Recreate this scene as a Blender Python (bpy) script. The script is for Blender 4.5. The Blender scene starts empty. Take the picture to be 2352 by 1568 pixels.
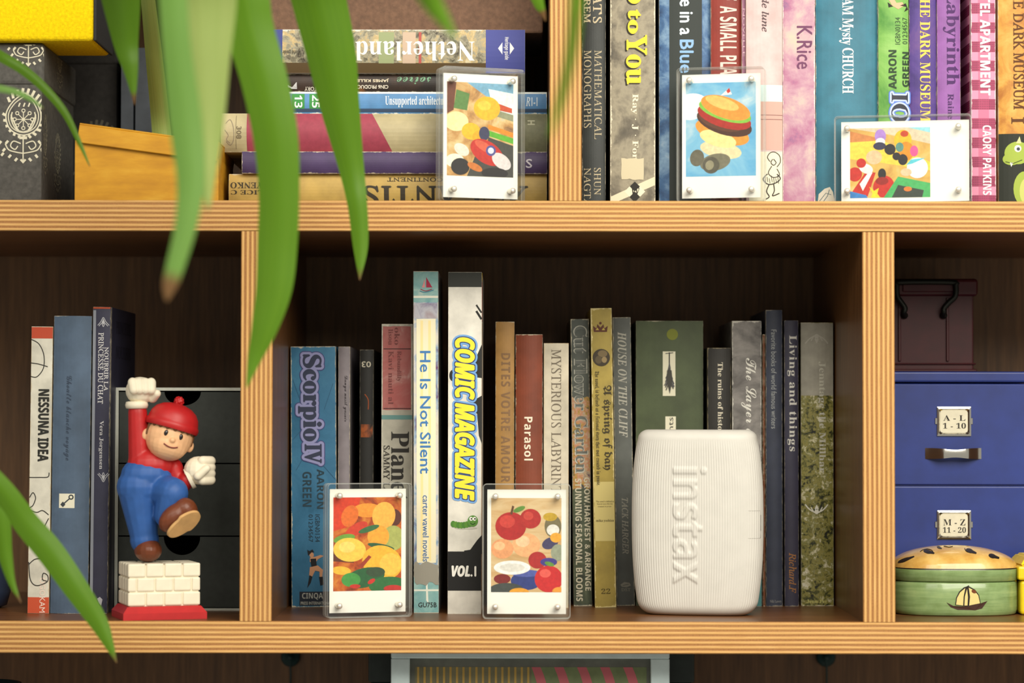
import bpy, bmesh, math, random
import numpy as np
from mathutils import Vector, Matrix
random.seed(7)
SC = bpy.context.scene
COL = SC.collection
MM = 0.001
R = math.radians

# ------------------------------------------------------------------ camera, world, lights, exposure
F, D, PITCH, ROLL = 5780.0, 1720.0, math.atan(171/5780), 0.0015
fwd = Vector((0, math.cos(PITCH), math.sin(PITCH)))
up0 = Vector((0, -math.sin(PITCH), math.cos(PITCH)))
rt0 = Vector((1, 0, 0))
rt = rt0*math.cos(ROLL) + up0*math.sin(ROLL)
up = -rt0*math.sin(ROLL) + up0*math.cos(ROLL)
def ray(px, py):
    return fwd + rt*((px-1176)/F) + up*((784-py)/F)
_d = ray(1176, 1427)
CAM = Vector((0, -D, -D*_d.z/_d.y))
def at(px, py, y=0.0):
    """world point (mm) seen at pixel px,py on the plane at depth y behind the shelf's front"""
    d = ray(px, py)
    return CAM + d*((y+D)/d.y)
cam = bpy.data.cameras.new('camera'); camo = bpy.data.objects.new('camera', cam); COL.objects.link(camo)
camo.matrix_world = Matrix(((rt.x, up.x, -fwd.x, CAM.x*MM), (rt.y, up.y, -fwd.y, CAM.y*MM),
                            (rt.z, up.z, -fwd.z, CAM.z*MM), (0, 0, 0, 1)))
cam.sensor_width = 36; cam.lens = 36*F/2352; cam.clip_start = 0.05
cam.dof.use_dof = True; cam.dof.focus_distance = 1.80; cam.dof.aperture_fstop = 4.8
SC.camera = camo
SC.view_settings.view_transform = 'Standard'; SC.view_settings.look = 'None'
SC.view_settings.gamma = 1; SC.view_settings.use_curve_mapping = False
SC.view_settings.exposure = -0.2
SC.cycles.max_bounces = 6; SC.cycles.diffuse_bounces = 3; SC.cycles.glossy_bounces = 3
SC.cycles.transparent_max_bounces = 20; SC.cycles.use_denoising = True
SC.cycles.caustics_reflective = False; SC.cycles.caustics_refractive = False
wd = bpy.data.worlds.new('room_light'); SC.world = wd; wd.use_nodes = True
wb = wd.node_tree.nodes['Background']; wb.inputs[0].default_value = (1.0, .95, .82, 1); wb.inputs[1].default_value = 0.50
def area(name, loc, aim, sx, sy, power, col):
    l = bpy.data.lights.new(name, 'AREA'); l.shape = 'RECTANGLE'; l.size = sx*MM; l.size_y = sy*MM
    l.energy = power; l.color = col
    o = bpy.data.objects.new(name, l); COL.objects.link(o); o.location = Vector(loc)*MM
    o.rotation_euler = (Vector(aim)-Vector(loc)).to_track_quat('-Z', 'Y').to_euler()
area('window_light', (660, -1500, 1180), (60, 60, 180), 1300, 1200, 54, (1.0, .94, .82))
area('room_fill_light', (-750, -1800, 1250), (-100, 100, 150), 1400, 900, 20, (1.0, .94, .84))

# ------------------------------------------------------------------ materials
def lin(c):
    r = []
    for v in c[:3]:
        v = v/255.0
        r.append(v/12.92 if v <= .04045 else ((v+.055)/1.055)**2.4)
    return (*r, 1.0)
class NT:
    def __init__(s, name):
        s.m = bpy.data.materials.new(name); s.m.use_nodes = True; s.t = s.m.node_tree
        s.b = s.t.nodes['Principled BSDF']; s.out = s.t.nodes['Material Output']
        s.tc = None
    def n(s, typ, props=None, **ins):
        nd = s.t.nodes.new(typ)
        for k, v in (props or {}).items(): setattr(nd, k, v)
        for k, v in ins.items():
            key = int(k[1:]) if k[0] == '_' and k[1:].isdigit() else k.replace('_', ' ')
            s.put(nd.inputs[key], v)
        return nd
    def put(s, sock, v):
        if isinstance(v, bpy.types.NodeSocket): s.t.links.new(v, sock)
        else: sock.default_value = v
    def obj(s):
        if s.tc is None:
            t = s.n('ShaderNodeTexCoord')
            s.tc = s.n('ShaderNodeVectorMath', {'operation': 'SCALE'}, _0=t.outputs['Object'])
            s.tc.inputs['Scale'].default_value = 1000
        return s.tc.outputs[0]
    def xyz(s, v=None):
        return s.n('ShaderNodeSeparateXYZ', None, _0=v or s.obj()).outputs
    def math(s, op, a, b=0.0, c=0.0, clamp=False):
        nd = s.n('ShaderNodeMath', {'operation': op, 'use_clamp': clamp}, _0=a, _1=b)
        s.put(nd.inputs[2], c)
        return nd.outputs[0]
    def scale(s, sx, sy, sz):
        return s.n('ShaderNodeVectorMath', {'operation': 'MULTIPLY'}, _0=s.obj(), _1=(sx, sy, sz)).outputs[0]
    def noise(s, vec, scale=1.0, detail=3.0, rough=.55, dist=0.0):
        nd = s.n('ShaderNodeTexNoise', None, Vector=vec, Scale=scale, Detail=detail, Roughness=rough, Distortion=dist)
        return nd.outputs[0]
    def ramp(s, fac, stops, interp='LINEAR'):
        nd = s.n('ShaderNodeValToRGB', None, _0=fac); cr = nd.color_ramp; cr.interpolation = interp
        while len(cr.elements) < len(stops): cr.elements.new(.5)
        for e, (p, c) in zip(cr.elements, stops):
            e.position = p; e.color = lin(c) if max(c) > 1 or len(c) == 3 else c
        return nd.outputs[0]
    def mix(s, fac, a, b, mode='MIX'):
        nd = s.n('ShaderNodeMix', {'data_type': 'RGBA', 'blend_type': mode})
        s.put(nd.inputs[0], fac); s.put(nd.inputs[6], a); s.put(nd.inputs[7], b)
        return nd.outputs[2]
    def bump(s, h, strength=.3, dist=.0004):
        nd = s.n('ShaderNodeBump', None, Height=h); nd.inputs['Strength'].default_value = strength; nd.inputs['Distance'].default_value = dist
        s.t.links.new(nd.outputs[0], s.b.inputs['Normal'])
    def fin(s, col, rough=.5, metal=0.0, spec=.5, coat=0.0):
        s.put(s.b.inputs['Base Color'], col); s.put(s.b.inputs['Roughness'], rough)
        s.b.inputs['Metallic'].default_value = metal; s.b.inputs['Specular IOR Level'].default_value = spec
        s.b.inputs['Coat Weight'].default_value = coat
        return s.m
_mc = {}
def M(c, rough=.55, metal=0.0, var=.08, vs=.15, bump=0.0, bs=1.0, spec=.4, coat=0.0, name='paint'):
    k = (tuple(c), rough, metal, var, vs, bump, bs, spec, coat)
    if k in _mc: return _mc[k]
    t = NT(name)
    if var > 0:
        nz = t.noise(t.obj(), vs, 4)
        a = [max(0, x*(1-var)) for x in c[:3]]; b = [min(255, x*(1+var)) for x in c[:3]]
        col = t.ramp(nz, [(.3, a), (.7, b)])
    else: col = lin(c)
    if bump > 0: t.bump(t.noise(t.obj(), bs, 3), bump)
    _mc[k] = t.fin(col, rough, metal, spec, coat)
    return _mc[k]
def INK(c, rough=.6, metal=0.0):
    return M(c, rough, metal, var=0, spec=.3, name='ink')
def cover_mat(c, t=20, h=150, wear=1.0, wc=(214, 204, 178), rough=.5, kind='plain', cols=None, sc=.06, stretch=(1, 1, 1), dist=0.6, grime=.12, spec=.4):
    """printed book cloth or card: flat colour or a mottled print, with scuffed spine ends and edges"""
    n = NT('book_cover')
    c = [v*.92 for v in c]; cols = [(p, [v*.92 for v in q]) for p, q in cols] if cols else None
    if kind == 'plain':
        nz = n.noise(n.obj(), .05, 4)
        col = n.ramp(nz, [(.3, [v*(1-grime) for v in c]), (.7, [min(255, v*(1+grime*.6)) for v in c])])
    elif kind == 'mottle':
        col = n.ramp(n.noise(n.scale(*stretch), sc, 6, .62, dist), cols)
    elif kind == 'leaves':
        v = n.n('ShaderNodeTexVoronoi', {'feature': 'F1'}, Vector=n.scale(*stretch), Scale=sc*7.0, Randomness=1.0)
        a = n.noise(n.scale(*stretch), sc*1.3, 9, .78, .5)
        f = n.math('ADD', n.math('MULTIPLY', n.n('ShaderNodeSeparateColor', None, _0=v.outputs['Color']).outputs[0], .12), n.math('MULTIPLY', a, .92))
        col = n.ramp(f, cols)
    elif kind == 'check':
        x, y, z = n.xyz()
        fz = n.math('FRACT', n.math('MULTIPLY', z, 1/13.5)); sz = n.math('LESS_THAN', fz, .55)
        mx = n.math('LESS_THAN', n.math('ABSOLUTE', n.math('ADD', x, 0)), t*.22)
        dots = n.math('MULTIPLY', n.math('LESS_THAN', n.math('FRACT', n.math('MULTIPLY', z, .62)), .55),
                      n.math('LESS_THAN', n.math('FRACT', n.math('MULTIPLY', x, .8)), .55))
        base = n.mix(sz, lin((222, 142, 172)), lin((156, 54, 92)))
        base = n.mix(n.math('MULTIPLY', mx, .5), base, lin((186, 74, 112)))
        col = n.mix(n.math('MULTIPLY', n.math('MULTIPLY', dots, sz), .55), base, lin((92, 30, 56)))
    x, y, z = n.xyz()
    if wear > 0:
        ez = n.math('MINIMUM', z, n.math('SUBTRACT', h, z))
        ex = n.math('MULTIPLY', n.math('SUBTRACT', t/2, n.math('ABSOLUTE', x)), 2.2)
        e = n.math('MINIMUM', ez, ex)
        nz = n.noise(n.obj(), .16, 7, .72)
        nl = n.noise(n.obj(), .035, 2)
        thr = n.math('MULTIPLY', n.math('MULTIPLY', n.math('SUBTRACT', nz, .38), 9.0*wear), n.math('MULTIPLY', nl, 1.6))
        msk = n.math('MULTIPLY', n.math('SUBTRACT', thr, e), 2.0, clamp=True)
        msk = n.math('MULTIPLY', msk, n.math('LESS_THAN', y, 6.0))
        col = n.mix(n.math('MULTIPLY', msk, .85), col, lin(wc))
        spk = n.math('GREATER_THAN', n.noise(n.obj(), .5, 6, .75), .73)
        col = n.mix(n.math('MULTIPLY', spk, .5*min(1, wear)), col, lin(wc))
    n.bump(n.noise(n.obj(), 1.6, 3), .12)
    return n.fin(col, rough, 0, spec)
def paper_mat():
    n = NT('paper_edges')
    x, y, z = n.xyz()
    nz = n.noise(n.scale(4, .05, .05), 1, 3)
    return n.fin(n.ramp(nz, [(.3, (150, 132, 96)), (.7, (214, 196, 154))]), .8)
def veneer_mat(vert, c0, c1, c2, rough=.35):
    n = NT('dark_veneer')
    s = (.25, .25, .012) if vert else (.012, .25, .25)
    a = n.noise(n.scale(*s), 1, 5, .6, .4)
    b = n.noise(n.scale(*[v*3.5 for v in s]), 1, 3)
    f = n.math('ADD', n.math('MULTIPLY', a, .7), n.math('MULTIPLY', b, .3))
    n.bump(b, .1)
    return n.fin(n.ramp(f, [(.3, c0), (.5, c1), (.72, c2)]), rough)
def ply_mat(axis, cyc, half, thick):
    """plywood edge: alternating plies across 'axis' (0 = x, 2 = z), fibres along the other"""
    n = NT('plywood_edge')
    along = (.012, .05, .12) if axis == 2 else (.12, .05, .012)
    wob = n.noise(n.scale(*along), .6, 3)
    c = n.xyz()[axis]
    ph = n.math('ADD', n.math('MULTIPLY', n.math('SUBTRACT', half, c), cyc/thick), n.math('MULTIPLY', n.math('SUBTRACT', wob, .5), .30))
    f = n.math('FRACT', ph)
    idn = n.noise(n.n('ShaderNodeCombineXYZ', None, _0=n.math('FLOOR', n.math('MULTIPLY', ph, 2.0)), _1=3.3).outputs[0], 1.7, 2)
    fib = n.noise(n.scale(*( (.05, 1.2, 2.4) if axis == 2 else (2.4, 1.2, .05))), 1, 4, .6)
    end = n.noise(n.scale(*( (.9, 1.2, 1.6) if axis == 2 else (1.6, 1.2, .9))), 1, 3, .6)
    lite = n.ramp(fib, [(.25, (188, 138, 76)), (.5, (216, 168, 102)), (.75, (228, 186, 120))])
    dark = n.ramp(end, [(.25, (108, 64, 30)), (.5, (148, 94, 46)), (.75, (172, 116, 62))])
    band = n.ramp(f, [(0, (.25, .25, .25, 1)), (.07, (1, 1, 1, 1)), (.46, (1, 1, 1, 1)), (.56, (.12, .12, .12, 1)), (.70, (.3, .3, .3, 1)), (.80, (0, 0, 0, 1)), (.88, (.35, .35, .35, 1)), (1, (.25, .25, .25, 1))])
    g = n.math('MULTIPLY_ADD', n.math('SUBTRACT', idn, .5), .55, n.n('ShaderNodeSeparateColor', None, _0=band).outputs[0])
    g = n.math('ADD', g, 0.0, clamp=True)
    col = n.mix(g, dark, lite)
    sp = n.math('GREATER_THAN', n.noise(n.scale(*( (.25, 1, 1.1) if axis == 2 else (1.1, 1, .25))), 1, 5, .7), .70)
    col = n.mix(n.math('MULTIPLY', sp, .6), col, lin((92, 52, 24)))
    n.bump(n.math('ADD', n.math('MULTIPLY', g, .6), n.math('MULTIPLY', fib, .6)), .5, .0005)
    return n.fin(col, .55, 0, .35)
def acrylic_mat(edge=False):
    n = NT('acrylic_edge' if edge else 'acrylic')
    tr = n.n('ShaderNodeBsdfTransparent', None, Color=(.93, .95, .93, 1) if edge else (.985, .99, .985, 1))
    gl = n.n('ShaderNodeBsdfGlossy', None, Roughness=.04 if not edge else .1)
    fr = n.n('ShaderNodeFresnel', None, IOR=1.49)
    geo = n.n('ShaderNodeNewGeometry')
    ff = n.math('MULTIPLY', fr.outputs[0], n.math('SUBTRACT', 1.0, geo.outputs['Backfacing']))
    m1 = n.n('ShaderNodeMixShader', None, _0=ff, _1=tr.outputs[0], _2=gl.outputs[0])
    last = m1.outputs[0]
    if edge:
        df = n.n('ShaderNodeBsdfDiffuse', None, Color=(.93, .94, .90, 1))
        g2 = n.n('ShaderNodeBsdfGlossy', None, Roughness=.15)
        a = n.n('ShaderNodeMixShader', None, _0=.25, _1=df.outputs[0], _2=g2.outputs[0])
        last = n.n('ShaderNodeMixShader', None, _0=.30, _1=last, _2=a.outputs[0]).outputs[0]
    n.t.links.new(last, n.out.inputs[0])
    return n.m
def leaf_mat(name, a, b, tip=(120, 88, 50)):
    n = NT(name)
    at_ = n.n('ShaderNodeAttribute', {'attribute_name': 'leaf_uv'})
    u, v, w = n.n('ShaderNodeSeparateXYZ', None, _0=at_.outputs['Vector']).outputs
    fine = n.noise(n.n('ShaderNodeCombineXYZ', None, _0=n.math('MULTIPLY', u, 26.0), _1=n.math('MULTIPLY', v, 1.2)).outputs[0], 1.5, 3)
    col = n.mix(n.math('MULTIPLY', fine, 1.0), lin(a), lin(b))
    tp = n.math('MULTIPLY', n.math('SUBTRACT', v, w), 30.0, clamp=True)
    col = n.mix(tp, col, lin(tip))
    n.fin(col, .38, 0, .5)
    n.bump(fine, .15)
    tl = n.n('ShaderNodeBsdfTranslucent', None, Color=col)
    mx = n.n('ShaderNodeMixShader', None, _0=.35, _1=n.b.outputs[0], _2=tl.outputs[0])
    n.t.links.new(mx.outputs[0], n.out.inputs[0])
    return n.m
PAPER = paper_mat(); ACR = acrylic_mat(); ACRE = acrylic_mat(True)
CHROME = M((215, 212, 205), .16, 1.0, var=0, name='polished_metal')
PEARL = M((238, 234, 222), .22, .55, var=0, spec=.6, name='pearl_stud')
WHITECARD = M((250, 248, 240), .35, var=0, spec=.3, name='photo_card')

# ------------------------------------------------------------------ geometry helpers (mm)
class G:
    """collects faces for ONE mesh object"""
    def __init__(s): s.v = []; s.f = []; s.m = []; s.s = []
    def add(s, vs, fs, mi=0, smooth=False):
        b = len(s.v); s.v += [tuple(p) for p in vs]
        for f in fs: s.f.append([i+b for i in f]); s.m.append(mi); s.s.append(smooth)
    def bm(s, bm, mi=0, smooth=False):
        bm.verts.index_update()
        s.add([v.co[:] for v in bm.verts], [[v.index for v in f.verts] for f in bm.faces], mi, smooth); bm.free()
    def box(s, x0, x1, y0, y1, z0, z1, bev=0, seg=2, mi=0, mat=None):
        bm = bmesh.new(); bmesh.ops.create_cube(bm, size=1)
        for v in bm.verts: v.co = Vector(((x0+x1)/2+v.co.x*(x1-x0), (y0+y1)/2+v.co.y*(y1-y0), (z0+z1)/2+v.co.z*(z1-z0)))
        if bev: bmesh.ops.bevel(bm, geom=list(bm.edges), offset=bev, segments=seg, profile=.5, affect='EDGES')
        if mat is not None: bmesh.ops.transform(bm, matrix=mat, verts=bm.verts)
        s.bm(bm, mi, False); return s
    def prism(s, pts, y0, y1, mi=0, smooth=False):
        """outline in x,z pushed from y0 to y1"""
        n = len(pts)
        vs = [(x, y0, z) for x, z in pts]+[(x, y1, z) for x, z in pts]
        s.add(vs, [list(range(n)), list(range(2*n-1, n-1, -1))], mi)
        b = len(s.v); s.add(vs, [[i, i+n, (i+1) % n+n, (i+1) % n] for i in range(n)], mi, smooth); return s
    def tube(s, pts, r, n=8, mi=0, caps=True):
        pts = [Vector(p) for p in pts]; k = len(pts)
        rr = r if isinstance(r, (list, tuple)) else [r]*k
        vs = []; prev = None
        for i, p in enumerate(pts):
            d = (pts[min(i+1, k-1)]-pts[max(i-1, 0)]).normalized()
            a = prev if prev is not None else (Vector((0, 1, 0)) if abs(d.y) < .9 else Vector((1, 0, 0)))
            u = (a-d*a.dot(d)).normalized(); w = d.cross(u); prev = u
            for j in range(n):
                q = 2*math.pi*j/n; vs.append(p+u*(rr[i]*math.cos(q))+w*(rr[i]*math.sin(q)))
        fs = [[i*n+j, i*n+(j+1) % n, (i+1)*n+(j+1) % n, (i+1)*n+j] for i in range(k-1) for j in range(n)]
        s.add(vs, fs, mi, True)
        if caps: s.add(vs[:n], [list(range(n))[::-1]], mi); s.add(vs[-n:], [list(range(n))], mi)
        return s
    def lathe(s, prof, n=24, mi=0, center=(0, 0, 0), sx=1, sy=1, axis='z'):
        vs = []
        for r, z in prof:
            for j in range(n):
                a = 2*math.pi*j/n; p = (r*math.cos(a)*sx, r*math.sin(a)*sy, z)
                if axis == 'y': p = (p[0], p[2], p[1])
                vs.append((p[0]+center[0], p[1]+center[1], p[2]+center[2]))
        k = len(prof)
        s.add(vs, [[i*n+j, i*n+(j+1) % n, (i+1)*n+(j+1) % n, (i+1)*n+j] for i in range(k-1) for j in range(n)], mi, True)
        if prof[0][0] > 1e-6: s.add(vs[:n], [list(range(n))[::-1]], mi)
        if prof[-1][0] > 1e-6: s.add(vs[-n:], [list(range(n))], mi)
        return s
    def ell(s, c, r, n=16, mi=0, rot=None):
        bm = bmesh.new(); bmesh.ops.create_uvsphere(bm, u_segments=n, v_segments=max(8, n*2//3), radius=1)
        m = Matrix.Translation(Vector(c)) @ (rot.to_4x4() if rot else Matrix()) @ Matrix.Diagonal((*(r if isinstance(r, (tuple, list)) else (r, r, r)), 1))
        bmesh.ops.transform(bm, matrix=m, verts=bm.verts); s.bm(bm, mi, True); return s
    def cap(s, p0, r0, p1, r1, n=14):
        """tapered limb with round ends"""
        p0, p1 = Vector(p0), Vector(p1); d = (p1-p0); L = d.length; d.normalize()
        pts, rr = [], []
        for k in range(5):
            a = math.pi/2*(1-k/4); pts.append(p0-d*(r0*math.sin(a))); rr.append(max(r0*math.cos(a), .01))
        for k in range(5):
            a = math.pi/2*k/4; pts.append(p1+d*(r1*math.sin(a))); rr.append(max(r1*math.cos(a), .01))
        return s.tube(pts, rr, n)
    def build(s, name, mats, parent=None, loc=None, label=None):
        me = bpy.data.meshes.new(name)
        a = np.array(s.v, dtype=float)*MM
        me.from_pydata(a.tolist(), [], s.f)
        for m in (mats if isinstance(mats, (list, tuple)) else [mats]): me.materials.append(m)
        me.polygons.foreach_set('material_index', s.m); me.polygons.foreach_set('use_smooth', s.s)
        me.update()
        o = bpy.data.objects.new(name, me); COL.objects.link(o)
        if parent is not None: o.parent = parent
        if loc is not None: o.location = Vector(loc)*MM
        if label: o['label'] = label
        return o
def remeshed(g, voxel, smooth=3):
    """melt overlapping solids into one continuous skin"""
    me = bpy.data.meshes.new('tmp'); me.from_pydata((np.array(g.v)*MM).tolist(), [], g.f)
    o = bpy.data.objects.new('tmp', me); COL.objects.link(o)
    m = o.modifiers.new('r', 'REMESH'); m.mode = 'VOXEL'; m.voxel_size = voxel*MM
    k = o.modifiers.new('s', 'SMOOTH'); k.iterations = smooth; k.factor = .5
    dg = bpy.context.evaluated_depsgraph_get(); dg.update()
    e = o.evaluated_get(dg).to_mesh()
    out = G(); out.add([(v.co/MM)[:] for v in e.vertices], [list(p.vertices) for p in e.polygons], 0, True)
    bpy.data.objects.remove(o); bpy.data.meshes.remove(me)
    return out

class Thing:
    """an Empty at the thing's base; its parts are meshes in local mm"""
    def __init__(s, name, label, cat, loc=(0, 0, 0), yaw=0.0, lean=0.0, tilt=0.0, group=None):
        o = bpy.data.objects.new(name, None); COL.objects.link(o); s.o = o
        o.empty_display_size = .01
        o.location = Vector(loc)*MM; o.rotation_euler = (tilt, lean, yaw)
        o['label'] = label; o['category'] = cat
        if group: o['group'] = group
        s.M = Matrix.Translation(Vector(loc)) @ Matrix.Rotation(yaw, 4, 'Z') @ Matrix.Rotation(lean, 4, 'Y') @ Matrix.Rotation(tilt, 4, 'X')
        s.I = s.M.inverted()
        s.surf = lambda x, z: 0.0
        s.curved = 0
    def px(s, px, py, y=0.0):
        """local x,z where the sight line through a pixel meets the local plane y"""
        c = s.I @ CAM; d = s.I.to_3x3() @ ray(px, py); t = (y-c.y)/d.y
        p = c+d*t; return p.x, p.z
    def rect(s, r, y=0.0):
        x0, y0, x1, y1 = r; xm, ym = (x0+x1)/2, (y0+y1)/2
        return s.px(x0, ym, y)[0], s.px(x1, ym, y)[0], s.px(xm, y1, y)[1], s.px(xm, y0, y)[1]

# ------------------------------------------------------------------ lettering
_FB = {'b': (0x1D400, 0x1D41A, 0x1D7CE), 'i': (0x1D434, 0x1D44E, 0), 'bi': (0x1D468, 0x1D482, 0), 'sc': (0x1D4D0, 0x1D4EA, 0),
       'fr': (0x1D56C, 0x1D586, 0), 'sb': (0x1D5D4, 0x1D5EE, 0x1D7EC), 'sbi': (0x1D63C, 0x1D656, 0), 'm': (0x1D670, 0x1D68A, 0x1D7F6)}
def styled(s, k):
    if k not in _FB: return s
    B = _FB[k]; o = ''
    for c in s:
        if 'A' <= c <= 'Z': o += chr(B[0]+ord(c)-65)
        elif 'a' <= c <= 'z': o += '\u210e' if (k == 'i' and c == 'h') else chr(B[1]+ord(c)-97)
        elif c.isdigit() and B[2]: o += chr(B[2]+ord(c)-48)
        else: o += c
    return o
_tc = {}
def glyphs(s, font, spacing=1.0, off=0.0):
    k = (s, font, spacing, off)
    if k in _tc: return _tc[k]
    f = {'rom': 'i', 'bl': 'b'}.get(font, font)
    cu = bpy.data.curves.new('t', 'FONT'); cu.body = styled(s, f); cu.size = 10; cu.resolution_u = 2
    cu.space_character = spacing; cu.offset = off
    if font == 'rom': cu.shear = -.28
    o = bpy.data.objects.new('t', cu)
    me = bpy.data.meshes.new_from_object(o)
    v = np.array([p.co[:2] for p in me.vertices]); fs = [list(p.vertices) for p in me.polygons]
    bpy.data.objects.remove(o); bpy.data.curves.remove(cu); bpy.data.meshes.remove(me)
    _tc[k] = (v, fs); return v, fs
def conform(t, g, lift):
    """lay flat (x,0,z) geometry on the thing's front surface"""
    if t.curved:
        bm = bmesh.new(); vs = [bm.verts.new(p) for p in g.v]
        fm = {}
        for f, mi in zip(g.f, g.m):
            try: q = bm.faces.new([vs[i] for i in f]); q.material_index = mi
            except ValueError: pass
        for k in range(1, 8):
            x = -t.curved/2+t.curved*k/8
            bmesh.ops.bisect_plane(bm, geom=list(bm.verts)+list(bm.edges)+list(bm.faces), plane_co=(x, 0, 0), plane_no=(1, 0, 0))
        bm.verts.index_update()
        g.v = [v.co[:] for v in bm.verts]; g.f = [[v.index for v in f.verts] for f in bm.faces]
        g.m = [f.material_index for f in bm.faces]; g.s = [False]*len(g.f); bm.free()
    if hasattr(t, 'h') and g.v and (max(v[2] for v in g.v) > t.h-.2 or min(v[2] for v in g.v) < .2):
        bm = bmesh.new(); vs = [bm.verts.new(p) for p in g.v]
        for f, mi in zip(g.f, g.m):
            try: bm.faces.new([vs[i] for i in f]).material_index = mi
            except ValueError: pass
        for z, s in ((t.h-.2, 1), (.2, -1)):
            bmesh.ops.bisect_plane(bm, geom=list(bm.verts)+list(bm.edges)+list(bm.faces), plane_co=(0, 0, z), plane_no=(0, 0, s), clear_outer=True)
        bm.verts.index_update()
        g.v = [v.co[:] for v in bm.verts]; g.f = [[v.index for v in f.verts] for f in bm.faces]; g.m = [f.material_index for f in bm.faces]; g.s = [False]*len(g.f); bm.free()
    g.v = [(x, t.surf(x, z)-lift-(-y), z) for x, y, z in g.v]
    return g
def T(t, s, font, r, d='down', c=(255, 255, 255), mat=None, lift=.22, name='title_lettering', sp=1.0, bold=0.0, outline=None, parent=None, local=False, clipz=None):
    """print a line of lettering into a rectangle (pixels, or local mm) on the thing's front"""
    xa, xb, za, zb = r if local else t.rect(r)
    v, fs = glyphs(s, font, sp)
    lo, hi = v.min(0), v.max(0)
    def put(vv):
        st = (vv-lo)/(hi-lo)
        if d == 'h': x = xa+st[:, 0]*(xb-xa); z = za+st[:, 1]*(zb-za)
        elif d == 'down': z = zb-st[:, 0]*(zb-za); x = xa+st[:, 1]*(xb-xa)
        elif d == 'up': z = za+st[:, 0]*(zb-za); x = xb-st[:, 1]*(xb-xa)
        else: x = xb-st[:, 0]*(xb-xa); z = zb-st[:, 1]*(zb-za)
        return x, z
    x, z = put(v)
    mats = [mat or INK(c)]; layers = []
    for (rad, oc, dx, dz) in (outline or []): layers.append((rad, INK(oc), dx, dz))
    n = len(layers)
    g = G()
    for i, (rad, m, dx, dz) in enumerate(layers):
        mats.append(m)
        nc = 28 if rad > 2 else 14 if rad else 1
        for k in range(nc):
            a = 2*math.pi*k/nc
            g.add(np.stack([x+dx+rad*math.cos(a), np.full_like(x, -.12*i-.004*k), z+dz+rad*math.sin(a)], 1), fs, i+1)
    for k, b in enumerate([(0, 0)] if not bold else [(bold, 0), (-bold, 0), (0, bold), (0, -bold), (0, 0)]):
        g.add(np.stack([x+b[0], np.full_like(x, -.12*n-.006*k), z+b[1]], 1), fs, 0)
    conform(t, g, lift)
    return g.build(name, mats, parent or t.o)
def patch(t, r, c=None, mat=None, lift=.1, name='printed_band', local=False, parent=None, nx=8, nz=1, ragged=0):
    """a printed panel lying on the thing's front"""
    xa, xb, za, zb = r if local else t.rect(r)
    if t.curved: xa, xb = max(xa, -t.curved/2+.05), min(xb, t.curved/2-.05)
    if hasattr(t, 'h'): za, zb = max(za, .15), min(zb, t.h-.15)
    g = G(); vs = []
    for j in range(nz+1):
        for i in range(nx+1):
            x = xa+(xb-xa)*i/nx; z = za+(zb-za)*j/nz
            if ragged:
                if j == 0: z += random.uniform(-1, 1)*ragged
                if j == nz: z += random.uniform(-1, 1)*ragged
                if i in (0, nx): x += random.uniform(-1, 1)*ragged*.5
            vs.append((x, t.surf(x, z)-lift, z))
    w = nx+1
    g.add(vs, [[j*w+i, j*w+i+1, (j+1)*w+i+1, (j+1)*w+i] for j in range(nz) for i in range(nx)])
    return g.build(name, mat or INK(c), parent or t.o)
def shapes(t, items, name='emblem', lift=.2, y=0.0, parent=None, local=False, conf=True):
    """flat printed drawing: ('p', colour, [px points]) polygons, ('e', colour, cx, cy, rx, ry, rot) discs, ('l', colour, width, [points]) strokes"""
    mats, idx, g = [], {}, G()
    P = (lambda a, b: (a, b)) if local else (lambda a, b: t.px(a, b, y))
    for k, it in enumerate(items):
        c = it[1]
        if c not in idx: idx[c] = len(mats); mats.append(INK(c))
        dy = -.02*k
        if it[0] == 'p': g.add([(p[0], dy, p[1]) for p in (P(*q) for q in it[2])], [list(range(len(it[2])))], idx[c])
        elif it[0] == 'e':
            cx, cy, rx, ry = it[2:6]; ro = it[6] if len(it) > 6 else 0
            pts = []
            for j in range(24):
                a = 2*math.pi*j/24; u, v = rx*math.cos(a), ry*math.sin(a)
                pts.append(P(cx+u*math.cos(ro)-v*math.sin(ro), cy+u*math.sin(ro)+v*math.cos(ro)))
            g.add([(p[0], dy, p[1]) for p in pts], [list(range(24))], idx[c])
        else:
            q = [Vector(P(*p)) for p in it[3]]; w = it[2]/2*(1 if local else .3)
            vs = []
            for i, p in enumerate(q):
                dd = (q[min(i+1, len(q)-1)]-q[max(i-1, 0)]); dd = dd.normalized() if dd.length > 0 else Vector((1, 0)); nn = Vector((-dd.y, dd.x))*w
                vs += [(p.x+nn.x, dy, p.y+nn.y), (p.x-nn.x, dy, p.y-nn.y)]
            g.add(vs, [[2*i, 2*i+1, 2*i+3, 2*i+2] for i in range(len(q)-1)], idx[c])
    if conf: conform(t, g, lift)
    else: g.v = [(x, yy-lift+y, z) for x, yy, z in g.v]
    return g.build(name, mats, parent or t.o)
def curve(pts, n=10):
    """smooth line through points"""
    p = [Vector((*q, 0)) if len(q) == 2 else Vector(q) for q in pts]; out = []
    for i in range(len(p)-1):
        a, b, c, d = p[max(i-1, 0)], p[i], p[i+1], p[min(i+2, len(p)-1)]
        for k in range(n):
            s = k/n
            out.append(.5*((2*b)+(c-a)*s+(2*a-5*b+4*c-d)*s*s+(3*b-a-3*c+d)*s**3))
    out.append(p[-1])
    return [v[:len(pts[0])] for v in out]

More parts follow.
